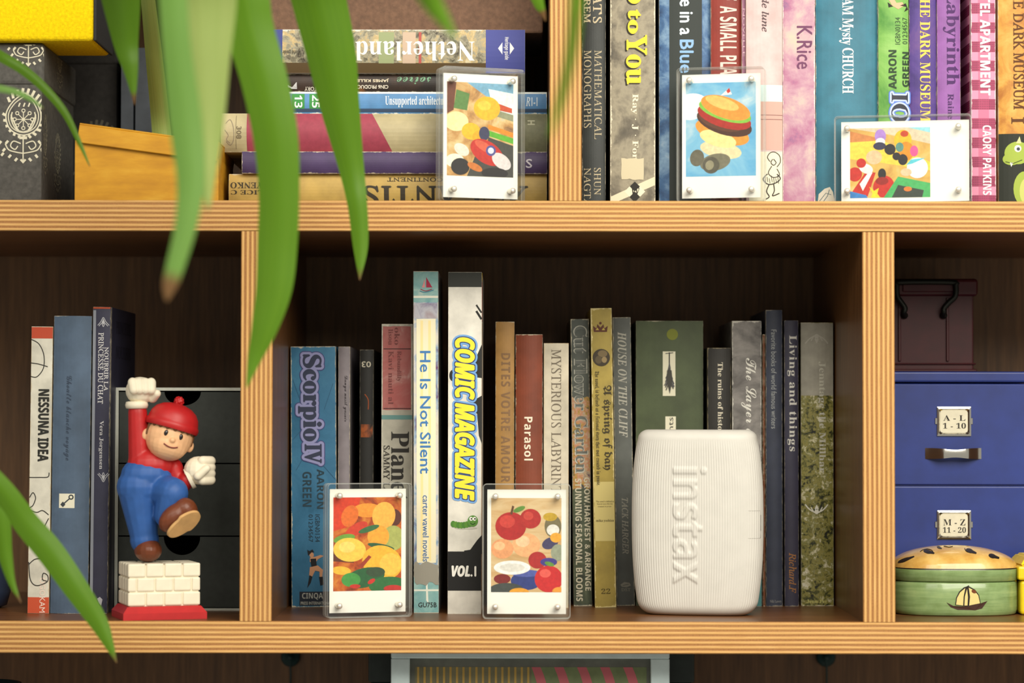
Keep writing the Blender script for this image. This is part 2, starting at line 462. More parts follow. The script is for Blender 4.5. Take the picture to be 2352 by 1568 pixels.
# ------------------------------------------------------------------ the bookcase
DEPTH = 282
Z_LOW0, Z_LOW1 = at(1176, 1501).z, 0.0
Z_MID0, Z_MID1 = at(1176, 531.5).z, at(1176, 460.5).z
Z_TOP0 = Z_MID1+206  # top board is out of view; height set low to shade the upper back
TH = Z_MID1-Z_MID0
XL, XR = at(-1500, 784).x, at(3850, 784).x
case = Thing('bookcase', 'plywood bookcase with dark brown veneer inside and striped raw ply edges', 'bookcase')
V_H = veneer_mat(False, (72, 42, 20), (108, 68, 36), (132, 88, 50)); V_V = veneer_mat(True, (70, 42, 20), (104, 68, 36), (128, 88, 50))
V_BACK = veneer_mat(True, (84, 58, 34), (118, 84, 50), (146, 106, 66), .5)
V_TOP = V_H
PLY_H = ply_mat(2, 6.6, TH/2, TH); PLY_V = ply_mat(0, 6.6, TH/2, TH)
def board(name, x0, x1, z0, z1, vert, veneer):
    g = G(); cx, cz = (x0+x1)/2, (z0+z1)/2
    n = 160
    hx, hz = (x1-x0)/2, (z1-z0)/2
    L = hz if vert else hx
    # rounded and slightly chipped front edge, split along its length
    prof = [(-1, DEPTH), (-1, 1.2), (-.98, .4), (-.93, 0), (.93, 0), (.98, .4), (1, 1.2), (1, DEPTH)]
    half = hx if vert else hz
    vs = []
    for i in range(n+1):
        a = -L+2*L*i/n
        for k, (u, y) in enumerate(prof):
            c = u*half
            if k in (1, 2, 5, 6) and random.random() < .12: y += random.uniform(0, .5)
            vs.append((c, y, a) if vert else (a, y, c))
    m = len(prof); fs, mi = [], []
    for i in range(n):
        for k in range(m):
            q = [i*m+k, i*m+(k+1) % m, (i+1)*m+(k+1) % m, (i+1)*m+k]
            g.add([], [], 0); g.f.append(q); g.m.append(1 if 1 <= k <= 5 else 0); g.s.append(False)
    g.v = vs
    for e in (0, n): g.f.append([e*m+k for k in range(m)]); g.m.append(0); g.s.append(False)
    return g.build(name, [veneer, PLY_V if vert else PLY_H], case.o, (cx, 0, cz))
board('shelf_board', XL, XR, Z_LOW0, Z_LOW1, False, V_H)
board('shelf_board', XL, XR, Z_MID0, Z_MID1, False, V_H)
board('shelf_board', XL, XR, Z_TOP0, Z_TOP0+TH, False, V_TOP)
board('shelf_board', XL, XR, Z_LOW0-268-TH, Z_LOW0-268, False, V_H)
DL = (at(551.5, 980).x, at(625.5, 980).x); DR = (at(1981.5, 980).x, at(2056, 980).x); DU = (at(1262, 230).x, at(1336, 230).x)
for (a, b), z0, z1 in ((DL, Z_LOW1, Z_MID0), (DR, Z_LOW1, Z_MID0), (DU, Z_MID1, Z_TOP0)):
    board('divider', a, b, z0, z1, True, V_V)
for a, b in ((XL-TH, XL), (XR, XR+TH)): board('side_panel', a, b, Z_LOW0-268-TH, Z_TOP0+TH, True, V_V)
G().box(XL-TH, XR+TH, DEPTH, DEPTH+6, Z_LOW0-268-TH, Z_TOP0+TH).build('back_panel', V_BACK, case.o)

# ------------------------------------------------------------------ books
def book(label, x0, x1, yt, y0, z0, c=None, w=120, lean_px=0, soft=False, bulge=None, wear=1.0, mat=None, group=None, xb=None, name='book', **kw):
    """a standing book from its spine's pixels: x0,x1 at mid height, top yt, spine y0 mm behind the shelf front"""
    pb = at(1176, 784, y0); 
    def zpix(z):  # pixel row of height z at depth y0
        lo, hi = -600, 2600
        for _ in range(40):
            m = (lo+hi)/2
            if at((x0+x1)/2, m, y0).z > z: lo = m
            else: hi = m
        return lo
    yb = zpix(z0); ym = (max(yt, 0)+yb)/2
    XA, XB = at(x0, ym, y0).x, at(x1, ym, y0).x
    t = XB-XA; h = at((x0+x1)/2, yt, y0).z-z0
    if z0 > 1: h = min(h, Z_TOP0-z0-4-(len(bpy.data.objects)*7 % 9))
    lean = math.atan2(lean_px/ (F/(D+y0)), h)
    cx = (XA+XB)/2-math.tan(lean)*(at(x0, ym, y0).z-z0)
    b = Thing(name, label, 'book', (cx, y0, z0+.05+abs(math.sin(lean))*t/2), lean=lean, group=group)
    if bulge is None: bulge = .35 if soft else min(2.6, t*.1)
    b.surf = lambda x, z: -bulge*max(0, 1-(2*x/t)**2)
    b.curved = t; b.t = t; b.h = h; b.w = w
    th = .7 if soft else 2.0
    N = 10
    outer = [(-t/2, w), (-t/2, w*.5), (-t/2, 2.5 if not soft else 1)]
    outer += [(-t/2+t*i/N, b.surf(-t/2+t*i/N, 0)) for i in range(N+1)]
    outer += [(t/2, 2.5 if not soft else 1), (t/2, w*.5), (t/2, w)]
    inner = []
    for x, y in outer: inner.append((max(-t/2+th, min(t/2-th, x)), y if y > 2 else y+th))
    g = G(); k = len(outer); nz = 6
    for lay, flip in ((outer, 0), (inner, 1)):
        vs = [(x, y, h*j/nz) for j in range(nz+1) for x, y in lay]
        fs = [[j*k+i, j*k+i+1, (j+1)*k+i+1, (j+1)*k+i] for j in range(nz) for i in range(k-1)]
        g.add(vs, [f[::-1] for f in fs] if flip else fs, 0, False)
    for z in (0, h):
        vs = [(x, y, z) for x, y in outer]+[(x, y, z) for x, y in inner]
        g.add(vs, [[i, i+1, k+i+1, k+i] for i in range(k-1)])
    for e in (0, k-1):
        g.add([(*outer[e], 0), (*inner[e], 0), (*inner[e], h), (*outer[e], h)], [[0, 1, 2, 3]])
    g.build('cover', mat or cover_mat(c, t, h, wear, **kw), b.o)
    ins = .3 if soft else 2.6
    G().box(-t/2+th+.05, t/2-th-.05, th+.6, w-(.4 if soft else 3), ins, h-ins).build('page_block', PAPER, b.o)
    return b
Z1 = Z_MID1; Z0 = 0.0
UP = 'books standing in the upper compartment'; MID = 'books standing in the middle compartment'; LEFT = 'books standing beside the figurine'; FLAT = 'books lying flat in the stack'

# ---- upper compartment, right: a tight row
Y = 42
b = book('charcoal mathematics monograph spine against the upper divider', 1337.5, 1391, -150, Y, Z1, (58, 62, 60), wear=.5, group=UP)
for s, r in (("FERMAT'S", (1362, -105, 1382, 54)), ('THEOREM', (1341, -75, 1356, 53))): T(b, s, 'rom', r, c=(205, 190, 158), bold=.12)
for s, r in (('MATHEMATICAL', (1365, 116, 1382, 320)), ('MONOGRAPHS', (1341, 116, 1358, 294)), ('SHUN', (1364, 386, 1380, 448)), ('NAGTA', (1341, 386, 1357, 474))):
    T(b, s, 'rom', r, c=(196, 182, 150), name='author_lettering')
b = book('thick paperback with a black and white photo spine and yellow title letters', 1402, 1505, -140, Y-6, Z1, soft=True, wear=1.5, wc=(232, 222, 196), group=UP,
         c=(0, 0, 0), kind='mottle', sc=.03, stretch=(1, 1, .9), dist=.2, cols=[(.28, (50, 46, 40)), (.42, (112, 104, 88)), (.52, (168, 158, 134)), (.62, (120, 112, 96)), (.78, (206, 196, 168))])
for s, r in (('to', (1443, 23, 1471, 77)), ('You', (1439, 81, 1485, 193))):
    T(b, s, 'b', r, c=(250, 218, 60), bold=.35, outline=[(.5, (40, 36, 30), -.9, -.7)])
T(b, 'o', 'b', (1443, -18, 1471, 8), c=(250, 218, 60), bold=.35, outline=[(.5, (40, 36, 30), -.9, -.7)])
T(b, 'Ray \u00b7 J \u00b7 Forest', 'b', (1449, 216, 1466, 400), c=(238, 228, 200), name='author_lettering')
patch(b, (1427, 364, 1478, 412), (206, 194, 162), lift=.35, name='paper_sticker', nz=4, ragged=.5)
shapes(b, [('p', (226, 214, 184), [(1402, 452), (1505, 405), (1505, 425), (1402, 470)]), ('p', (40, 38, 34), [(1458, 417), (1482, 440), (1458, 464), (1434, 440)]),
           ('p', (230, 222, 196), [(1434, 440), (1446, 428), (1458, 440), (1446, 452)]), ('p', (230, 222, 196), [(1482, 440), (1470, 428), (1458, 440), (1470, 452)])], lift=.3)
T(b, 'yy', 'i', (1448, 430, 1468, 454), 'h', c=(40, 38, 34), lift=.42, name='emblem', bold=.1)
b = book('dark book with a starry blue border down both spine edges', 1514, 1632, -160, Y+4, Z1, group=UP, wear=.5, c=(0, 0, 0), kind='mottle', sc=.05, dist=.3,
         cols=[(.3, (36, 58, 98)), (.48, (72, 112, 160)), (.62, (138, 172, 204)), (.8, (222, 228, 230))])
patch(b, (1537, -150, 1612, 470), (52, 58, 56), name='printed_panel')
T(b, 'Time in a', 'r', (1561, -62, 1592, 81), c=(214, 226, 236), bold=.25); T(b, 'Blue', 'r', (1561, 93, 1592, 168), c=(140, 180, 222), bold=.25)
b = book('brick red book with pale retro title letters behind the burger photo', 1633, 1703, -120, Y, Z1, (150, 52, 40), wear=.4, group=UP)
T(b, 'A SMALL PLACE', 'sb', (1653, 15, 1692, 200), c=(232, 205, 196)); T(b, 'OF', 'sb', (1653, -40, 1692, 2), c=(232, 205, 196))
b = book('very thin mauve booklet squeezed beside the pale pink book', 1704, 1713, -90, Y-4, Z1, (176, 120, 150), wear=.5, soft=True, group=UP)
T(b, 'NOVELLE', 'r', (1706, 20, 1711, 130), c=(226, 190, 204))
b = book('pale pink book with a ballerina sketch at the foot of its spine', 1714, 1797, -130, Y-8, Z1, (238, 206, 204), wear=.35, group=UP)
T(b, 'Clair de lune', 'i', (1749, -66, 1765, 74), c=(82, 66, 70), bold=.08)
patch(b, (1714, 234, 1797, 345), (214, 172, 160)); patch(b, (1714, 196, 1797, 234), (206, 226, 226))
for yy in (265, 275): patch(b, (1714, yy-.8, 1797, yy+.8), (140, 100, 96), lift=.14)
patch(b, (1720, 349, 1797, 466), (240, 234, 206), lift=.14, name='printed_panel')
K = (48, 44, 44)
shapes(b, [('l', K, 2, curve([(1768, 372), (1762, 362), (1768, 352), (1779, 350), (1790, 358), (1792, 372), (1784, 384)])), ('l', K, 2, curve([(1774, 366), (1770, 374), (1776, 380), (1782, 374), (1776, 366)])),
           ('l', K, 2, curve([(1772, 382), (1764, 398), (1776, 408), (1790, 402), (1784, 388)])), ('l', K, 2.5, curve([(1762, 400), (1752, 412), (1764, 424), (1782, 420), (1792, 410), (1784, 400)])),
           ('l', K, 2.5, curve([(1766, 424), (1760, 440), (1766, 452), (1758, 458)])), ('l', K, 2.5, curve([(1776, 422), (1778, 438), (1774, 450), (1790, 444)]))] +
          [('l', K, 1.2, [(1756+k*5, 404+(k % 3)*3), (1758+k*5, 422-(k % 2)*3)]) for k in range(7)], name='ballerina_drawing', lift=.25)
b = book('pink and purple watercolour paperback with a handwritten author name', 1798, 1872, -120, Y-4, Z1, soft=True, wear=1.1, wc=(246, 228, 220), group=UP, c=(0, 0, 0), kind='mottle', sc=.03, dist=.25,
         cols=[(.32, (128, 96, 146)), (.41, (186, 118, 154)), (.50, (204, 158, 176)), (.58, (218, 190, 186)), (.68, (224, 208, 180))])
T(b, 'K.Rice', 'r', (1830, 60, 1865, 158), c=(110, 62, 96), name='author_lettering', bold=.12)
b = book('wide teal hardback with white serif title and torn lower corner', 1873.5, 2016, -170, Y+4, Z1, (58, 128, 152), wear=.7, bulge=3.4, group=UP)
T(b, 'AM Mysty CHURCH', 'b', (1926, -2, 1959, 216), c=(248, 248, 244), sp=.95)
shapes(b, [('p', (222, 214, 196), [(1877, 470), (1880, 446), (1893, 434), (1905, 430), (1912, 442), (1917, 470)]), ('l', (90, 110, 116), 1.5, [(1882, 462), (1896, 444), (1908, 448)]), ('l', (90, 110, 116), 1.5, [(1890, 464), (1900, 450), (1904, 436)])], name='torn_patch', lift=.3)
b = book('bright green comic volume with author name reading upward', 2018, 2087, -150, Y, Z1, (126, 188, 88), wear=.4, group=UP, kind='mottle', sc=.02, cols=[(.35, (84, 150, 62)), (.5, (134, 192, 92)), (.65, (164, 212, 118))])
for s, r in (('AARON', (2040, 116, 2058, 205)), ('GREEN', (2072, 120, 2087, 200))): T(b, s, 'sb', r, 'up', c=(44, 66, 44), name='author_lettering', bold=.1)
for s, r in (('IGBN0134', (2055, 41, 2067, 103)), ('01234567', (2072, 41, 2084, 102))): T(b, s, 'r', r, 'up', c=(52, 76, 50), name='code_lettering')
T(b, 'OI', 'b', (2046, 214, 2086, 282), 'up', c=(58, 60, 70), outline=[(2.0, (96, 130, 214), 0, 0), (1.2, (190, 204, 240), 0, 0)])
shapes(b, [('p', (236, 178, 142), [(2036, -8), (2048, 14), (2062, 22), (2076, 14), (2072, 6), (2058, 8), (2048, -8)]), ('p', (40, 38, 34), [(2066, 14), (2080, 8), (2086, 22), (2076, 28), (2082, 16)]), ('p', (40, 38, 34), [(2038, 6), (2050, 16), (2040, 18)])], name='printed_figure')
b = book('deep purple book with yellow serif capitals on its spine', 2089, 2151, -110, Y+2, Z1, (84, 58, 138), wear=.4, group=UP, kind='mottle', sc=.03, cols=[(.3, (58, 40, 110)), (.5, (88, 64, 146)), (.7, (120, 84, 150))])
T(b, 'THE DARK MUSEUM', 'b', (2112, -20, 2136, 280), c=(240, 206, 92))
b = book('violet book with dark serif title and small lower author line', 2153, 2206, -80, Y, Z1, (156, 98, 176), wear=.4, group=UP)
T(b, 'Labyrinth', 'bl', (2165, -22, 2203, 196), c=(74, 40, 96)); T(b, 'Rainer', 'bl', (2176, 216, 2190, 284), c=(74, 40, 96), name='author_lettering')
b = book('pink gingham book with white capitals at the end of the row', 2231, 2287, -140, Y-4, Z1, group=UP, soft=True, wear=1.0, wc=(246, 226, 222), c=(0, 0, 0), kind='check')
T(b, 'HOTEL APARTMENT', 'sb', (2251, -52, 2274, 219), c=(255, 250, 246), bold=.1); T(b, 'CAORY PATKINS', 'sb', (2257, 288, 2277, 448), c=(255, 250, 246), name='author_lettering')
b = book('amber brown book with a green dragon picture at its foot', 2293, 2378, -160, Y-2, Z1, group=UP, wear=.6, c=(0, 0, 0), kind='mottle', sc=.05, cols=[(.3, (176, 104, 34)), (.5, (222, 160, 66)), (.7, (240, 196, 104))])
T(b, 'THE DARK MUSEUM', 'rom', (2326, -38, 2350, 252), c=(92, 52, 20), bold=.18); T(b, 'I', 'rom', (2322, 270, 2350, 285), c=(92, 52, 20), bold=.2)
patch(b, (2293, 308, 2378, 470), (40, 44, 36), name='printed_panel')
GR = (158, 178, 74)
shapes(b, [('e', GR, 2352, 434, 26, 40), ('e', (196, 200, 110), 2356, 440, 16, 30), ('e', GR, 2336, 352, 30, 26), ('e', GR, 2322, 366, 20, 14), ('p', (214, 206, 150), [(2332, 330), (2340, 314), (2344, 330)]),
           ('e', (240, 236, 220), 2336, 342, 8, 8), ('e', (60, 70, 80), 2337, 343, 4, 4), ('p', (240, 236, 220), [(2318, 374), (2326, 374), (2321, 384)]), ('l', (70, 84, 30), 2, [(2308, 372), (2326, 376), (2346, 368)])], name='dragon_picture', lift=.25)

# ---- upper compartment, left: the flat stack
def flat_book(label, x0, x1, yt, yb, y0, zb, c=None, w=130, bulge=2.0, mat=None, wear=.8, yaw=0.0, soft=False, **kw):
    """a lying book from its spine's pixels; zb is the height of what it lies on"""
    ym = (yt+yb)/2
    XA, XB = at(x0, ym, y0).x, at(x1, ym, y0).x
    zt = at((x0+x1)/2, yt, y0).z
    L, t = XB-XA, zt-zb-.08
    b = Thing('book', label, 'book', ((XA+XB)/2, y0, zb+.04), yaw=yaw, group=FLAT)
    b.surf = lambda x, z: -bulge*max(0, 1-(2*z/t-1)**2)
    b.t, b.L = t, L; b.curved = 0
    th = .6 if soft else min(2.0, t*.14); N = 10
    outer = [(w, 0), (w*.5, 0), (2.5, 0)]+[(b.surf(0, t*i/N), t*i/N) for i in range(N+1)]+[(2.5, t), (w*.5, t), (w, t)]
    inner = [(y if y > 2 else y+th, max(th, min(t-th, z))) for y, z in outer]
    g = G(); k = len(outer); nx = 4
    for lay, flip in ((outer, 1), (inner, 0)):
        vs = [(-L/2+L*j/nx, y, z) for j in range(nx+1) for y, z in lay]
        fs = [[j*k+i, j*k+i+1, (j+1)*k+i+1, (j+1)*k+i] for j in range(nx) for i in range(k-1)]
        g.add(vs, [f[::-1] for f in fs] if flip else fs)
    for x in (-L/2, L/2):
        g.add([(x, y, z) for y, z in outer]+[(x, y, z) for y, z in inner], [[i, i+1, k+i+1, k+i] for i in range(k-1)])
    for e in (0, k-1):
        g.add([(-L/2, *outer[e]), (-L/2, *inner[e]), (L/2, *inner[e]), (L/2, *outer[e])], [[0, 1, 2, 3]])
    g.build('cover', mat or cover_mat(c, L, t, wear, **kw), b.o)
    G().box(-L/2+2.5, L/2-2.5, th+.6, w-3, th+.05, t-th-.05).build('page_block', PAPER, b.o)
    b.top = zb+t+.08
    return b
def conform_flat(t, g, lift): pass
def fpatch(b, r, c, name='printed_band', lift=.1, mat=None):
    xa, xb, za, zb = b.rect(r); xa, xb = max(xa, -b.L/2+.05), min(xb, b.L/2-.05); za, zb = max(za, .05), min(zb, b.t-.05)
    g = G(); n = 8
    vs = [(x, b.surf(0, z)-lift, z) for j in range(n+1) for z in [za+(zb-za)*j/n] for x in (xa, xb)]
    g.add(vs, [[2*j, 2*j+1, 2*j+3, 2*j+2] for j in range(n)])
    return g.build(name, mat or INK(c), b.o)
def fcut(g, b):
    bm = bmesh.new(); vs = [bm.verts.new(p) for p in g.v]
    for f, mi in zip(g.f, g.m):
        try: bm.faces.new([vs[i] for i in f]).material_index = mi
        except ValueError: pass
    for k in range(1, 8):
        bmesh.ops.bisect_plane(bm, geom=list(bm.verts)+list(bm.edges)+list(bm.faces), plane_co=(0, 0, b.t*k/8), plane_no=(0, 0, 1))
    bm.verts.index_update()
    g.v = [v.co[:] for v in bm.verts]; g.f = [[v.index for v in f.verts] for f in bm.faces]; g.m = [f.material_index for f in bm.faces]; g.s = [False]*len(g.f); bm.free()
_conform0 = conform
def conform(t, g, lift):
    if hasattr(t, 'L'): fcut(g, t)
    return _conform0(t, g, lift)
Yf = 48
a = flat_book('mustard yellow book with black upside down capitals at the bottom of the stack', 526, 1256, 400, 458, Yf, Z1, (206, 172, 92), wear=.5)
T(a, 'ATLANTIS', 'rom', (836, 428, 1212, 468), 'ud', c=(58, 52, 40), bold=.5)
T(a, 'CONTINENT', 'rom', (890, 408, 1017, 417), 'ud', c=(70, 62, 44), name='subtitle_lettering', bold=.1)
T(a, 'YENKO', 'b', (530, 419, 604, 433), 'ud', c=(64, 56, 40), name='author_lettering'); T(a, 'ALICE C', 'b', (531, 437, 622, 447), 'ud', c=(64, 56, 40), name='author_lettering')
b2 = flat_book('plain aubergine purple book lying in the stack above the mustard one', 556, 1257, 348, 400, Yf-4, a.top, (84, 66, 108), wear=.6)
T(b2, 'S', 'r', (1208, 366, 1222, 386), 'h', c=(206, 200, 208), bold=.1)
b3 = flat_book('thick cloth book with crimson and cream spine under the blue book', 509, 1257, 261, 348, Yf+2, b2.top, (206, 192, 150), bulge=5, wear=.4)
g = G(); n = 10
RED = M((160, 66, 84), .6, vs=.3, var=.05, bump=.15, bs=2.0)
def slab(x_top0, x_bot0, x_top1, x_bot1, mat, name):
    g = G(); vs = []
    for j in range(n+1):
        s = j/n; z = .05+(b3.t-.1)*s; py = 348-(348-261)*s
        for xt, xb_ in ((x_top0, x_bot0), (x_top1, x_bot1)):
            vs.append((b3.px(xb_+(xt-xb_)*s, py)[0], b3.surf(0, z)-.1, z))
    g.add(vs, [[2*j, 2*j+1, 2*j+3, 2*j+2] for j in range(n)], 0, True); g.build(name, mat, b3.o)
slab(568, 568, 855, 902, RED, 'printed_band'); slab(1180, 1180, 1256, 1256, M((122, 122, 96), .6, vs=.2), 'printed_band')
T(b3, '308', 'r', (545, 292, 556, 320), 'down', c=(120, 108, 84), name='shelf_number', bold=.1)
fpatch(b3, (543, 266, 544, 343), (120, 108, 84), 'printed_line', .15)
shapes(b3, [('l', (140, 128, 110), 1.5, curve([(520, 285), (530, 276), (538, 296), (538, 322), (530, 334), (521, 326)])), ('l', (140, 128, 110), 1.2, curve([(518, 300), (526, 312), (522, 322), (530, 330)]))], name='oval_stamp', lift=.15)
T(b3, 'H', 'r', (1212, 278, 1228, 288), 'down', c=(190, 188, 160), bold=.2)
b4 = flat_book('sky blue architecture book with two green number squares', 661, 1256, 211, 257, Yf+4, b3.top, (98, 156, 212), bulge=1.5, wear=.7, wc=(236, 236, 226), soft=True)
fpatch(b4, (661, 211, 1256, 215.5), (226, 232, 230), 'printed_line'); fpatch(b4, (661, 250, 1256, 258), (60, 78, 104), 'printed_line')
for x, s in ((671, '13'), (711, '25')):
    fpatch(b4, (x, 216, x+29, 250), (66, 146, 76), 'number_square', .12); T(b4, s, 'sb', (x+6, 219, x+24, 248), 'down', c=(248, 250, 244), lift=.25)
T(b4, 'Unsupported architecture', 'b', (885, 221, 1030, 247), 'h', c=(238, 244, 248)); T(b4, 'R1-1', 'i', (1208, 224, 1234, 244), 'h', c=(226, 236, 244), bold=.1)
b5 = flat_book('black and brown film book with upside down lettering in the stack', 645, 1190, 170, 211, Yf+6, b4.top, bulge=1.5, wear=.5, c=(0, 0, 0), kind='mottle', sc=.02, dist=.5,
               cols=[(.4, (40, 34, 30)), (.52, (64, 46, 36)), (.6, (160, 104, 56)), (.7, (216, 170, 110))])
T(b5, 'soiree', 'sc', (912, 177, 990, 194), 'ud', c=(116, 160, 128)); T(b5, 'JAMES KILLEY', 'r', (812, 181, 893, 189), 'ud', c=(222, 206, 180), name='author_lettering', bold=.1)
T(b5, 'CIN6 PRODUCTION', 'r', (796, 196, 892, 204), 'ud', c=(220, 212, 196), name='author_lettering', bold=.1); T(b5, 'FACTORY', 'r', (700, 200, 748, 209), 'ud', c=(210, 204, 190), name='author_lettering', bold=.1)
shapes(b5, [('l', (206, 206, 206), 2, [(662, 196+k), (670+3*k, 204), (682, 190+3*k)]) for k in range(5)], name='splash_print')
b6 = flat_book('thick travel book with blue spine ends at the top of the stack', 618, 1206, 68, 168, Yf+2, b5.top, bulge=1.8, wear=.9, wc=(220, 216, 206), c=(0, 0, 0), kind='leaves', sc=.05, stretch=(1, 1, 1),
               cols=[(.38, (66, 58, 46)), (.46, (132, 126, 104)), (.53, (170, 164, 140)), (.6, (206, 178, 120)), (.7, (226, 214, 176))])
fpatch(b6, (1116, 60, 1206, 175), (74, 80, 150)); fpatch(b6, (618, 60, 649, 175), (66, 74, 138)); fpatch(b6, (649, 145, 1116, 170), (84, 66, 38), lift=.06)
fpatch(b6, (870, 74, 905, 146), (150, 160, 118), lift=.07, name='photo_strip'); fpatch(b6, (925, 74, 955, 146), (196, 172, 150), lift=.07, name='photo_strip'); fpatch(b6, (962, 74, 968, 146), (176, 84, 76), lift=.08, name='photo_strip')
T(b6, 'Netherland', 'b', (817, 95, 1090, 140), 'ud', c=(240, 238, 228)); T(b6, 'Heritage guide', 'sb', (1157, 86, 1169, 138), 'down', c=(230, 230, 236), name='series_lettering')
T(b6, 'World guide', 'b', (650, 114, 692, 126), 'ud', c=(60, 56, 44), name='series_lettering')
shapes(b6, [('p', (236, 236, 240), [(1144, 112), (1154, 98), (1154, 126)]), ('p', (236, 236, 240), [(1181, 112), (1171, 98), (1171, 126)])])

y_ = 66; xa_, xb_ = at(556, 40, y_).x, at(1250, 40, y_).x
t = Thing('storage_box', 'plain brown grained box lying on top of the flat book stack', 'box', (xa_, y_, b6.top+.1))
lth = M((112, 84, 66), .7, vs=.3, var=.1, bump=.4, bs=1.2, spec=.3, name='brown_grain')
G().box(.8, xb_-xa_-.8, .8, 119, 0, 40, bev=1.6, seg=2).build('body', lth, t.o)
G().box(0, xb_-xa_, 0, 120, 28, 52, bev=1.6, seg=2).build('lid', lth, t.o)

# ---- middle row, left compartment
b = book('off-white paperback with red spine ends and looping black lines', 68, 117, 750, 64, Z0, (228, 224, 208), w=115, soft=True, wear=1.0, wc=(196, 180, 150), lean_px=5, group=LEFT)
patch(b, (60, 751, 125, 777), (184, 74, 48)); patch(b, (55, 1371, 125, 1412), (196, 82, 52))
T(b, 'NESSUNA IDEA', 'sb', (88, 894, 112, 1059), c=(40, 40, 36), bold=.2); T(b, 'OGOKAM', 'r', (91, 1326, 104, 1406), c=(236, 214, 200), name='author_lettering')
LN = (44, 42, 38)
shapes(b, [('l', LN, 2, curve([(72, 779), (90, 790), (101, 815), (100, 845), (85, 865), (70, 864)])), ('l', LN, 2, curve([(70, 833), (90, 836), (110, 842)])),
           ('l', LN, 2, curve([(67, 1096), (90, 1096), (110, 1095), (113, 1085)])), ('l', LN, 2, curve([(68, 1142), (76, 1131), (82, 1143), (76, 1160), (67, 1168), (84, 1176), (98, 1172), (112, 1182)])),
           ('l', LN, 2, curve([(112, 1190), (104, 1206), (100, 1222)])), ('l', LN, 2, curve([(66, 1296), (80, 1284), (98, 1282)])), ('l', LN, 2, curve([(66, 1290), (70, 1330), (84, 1344), (108, 1336), (110, 1322), (100, 1316), (98, 1330), (108, 1334)]))], name='line_drawing')
b = book('slate blue cloth hardback with a small key emblem', 120, 206, 726, 64, Z0, (86, 106, 130), w=112, wear=.25, lean_px=5, bulge=3, group=LEFT)
T(b, 'Ghoatte blanche voyage', 'sc', (148, 863, 166, 1057), c=(56, 68, 86))
patch(b, (137, 1133, 173, 1166), (226, 222, 200), name='emblem_label', lift=.15)
shapes(b, [('l', (60, 66, 70), 3, [(147, 1157), (163, 1143)]), ('e', (60, 66, 70), 165, 1141, 6, 6), ('e', (226, 222, 200), 165, 1141, 3, 3), ('p', (60, 66, 70), [(140, 1158), (146, 1151), (152, 1158), (146, 1164)])], name='key_emblem', lift=.25)
b = book('dark navy hardback with silver ornaments and pale serif title', 210, 250, 705, 64, Z0, (58, 58, 80), w=118, wear=.4, lean_px=4, group=LEFT)
patch(b, (206, 712, 217, 1412), (142, 146, 156), lift=.08); patch(b, (206, 705, 256, 709), (170, 72, 40), lift=.15)
T(b, 'NOURRIR LA', 'rom', (240, 797, 249, 897), c=(214, 212, 212), bold=.06); T(b, 'PRINCESSE DU CHAT', 'rom', (226, 764, 238, 927), c=(214, 212, 212), bold=.06)
T(b, 'Vera Jorgensen', 'bl', (227, 966, 238, 1077), c=(206, 204, 206), name='author_lettering')
SV = (190, 190, 196)
for yc, sg in ((741, 1), (1094, -1)):
    shapes(b, [('l', SV, 1.5, curve([(238-13, yc+6*sg), (238-6, yc-2*sg), (238, yc-12*sg), (244, yc-2*sg), (251, yc+6*sg)])), ('l', SV, 1.5, curve([(228, yc+8*sg), (234, yc+2*sg), (238, yc+9*sg), (242, yc+2*sg), (248, yc+8*sg)])),
               ('p', SV, [(234, yc), (238, yc-10*sg), (242, yc), (238, yc+4*sg)])], name='ornament')
shapes(b, [('p', SV, [(224, 1374), (230, 1370), (236, 1376), (233, 1390), (228, 1384)])], name='emblem')
for (za, zb_, s) in ((130, 139, 'NOURRIR'), (112, 121, 'PRINCESSE')):   # blind-stamped title on the side board
    v, fs = glyphs(s, 'rom'); lo, hi = v.min(0), v.max(0); q = (v-lo)/(hi-lo)
    g = G(); g.add([(b.t/2+.1, 26+70*p[0], b.h-za+150-36+(zb_-za)*p[1]+(-20)) for p in q], fs); g.build('stamped_title', INK((36, 34, 44)), b.o)

# ---- middle row, middle compartment
b = book('blue comic volume with a fat outlined title against the divider', 669, 772, 796, 125, Z0, (62, 120, 156), w=130, soft=True, wear=.9, lean_px=-5, group=MID, kind='mottle', sc=.02, cols=[(.35, (42, 104, 140)), (.5, (60, 124, 164)), (.7, (82, 150, 186))])
OL = [(2.9, (74, 78, 128), 0, 0), (2.2, (150, 152, 196), 0, 0)]
T(b, 'Scorpio', 'b', (686, 815, 738, 1012), c=(56, 62, 84), bold=.5, outline=OL, lift=.25); T(b, 'IV', 'b', (700, 1020, 738, 1063), c=(56, 62, 84), bold=.4, outline=OL, lift=.25)
for s, r in (('AARON', (728, 1077, 745, 1168)), ('GREEN', (695, 1083, 716, 1163))): T(b, s, 'sb', r, c=(40, 62, 74), name='author_lettering')
for s, r in (('IGBN0134', (724, 1181, 735, 1244)), ('01234567', (709, 1181, 719, 1244))): T(b, s, 'r', r, c=(36, 56, 70), name='code_lettering')
SK, BK = (206, 152, 116), (34, 34, 38)
shapes(b, [('e', SK, 716, 1274, 5, 6), ('p', BK, [(708, 1276), (706, 1262), (711, 1265), (718, 1261), (722, 1268), (716, 1268)]), ('p', SK, [(712, 1280), (724, 1278), (736, 1274), (744, 1276), (730, 1284), (726, 1290), (712, 1290)]), ('p', BK, [(713, 1283), (726, 1282), (728, 1300), (716, 1304)]),
           ('p', SK, [(712, 1302), (730, 1298), (742, 1308), (740, 1326), (734, 1324), (734, 1312), (724, 1310), (716, 1326), (710, 1322)]), ('p', BK, [(711, 1320), (718, 1324), (714, 1338), (706, 1350), (708, 1338)]), ('p', BK, [(733, 1324), (742, 1324), (744, 1342), (736, 1344)])], name='printed_figure')
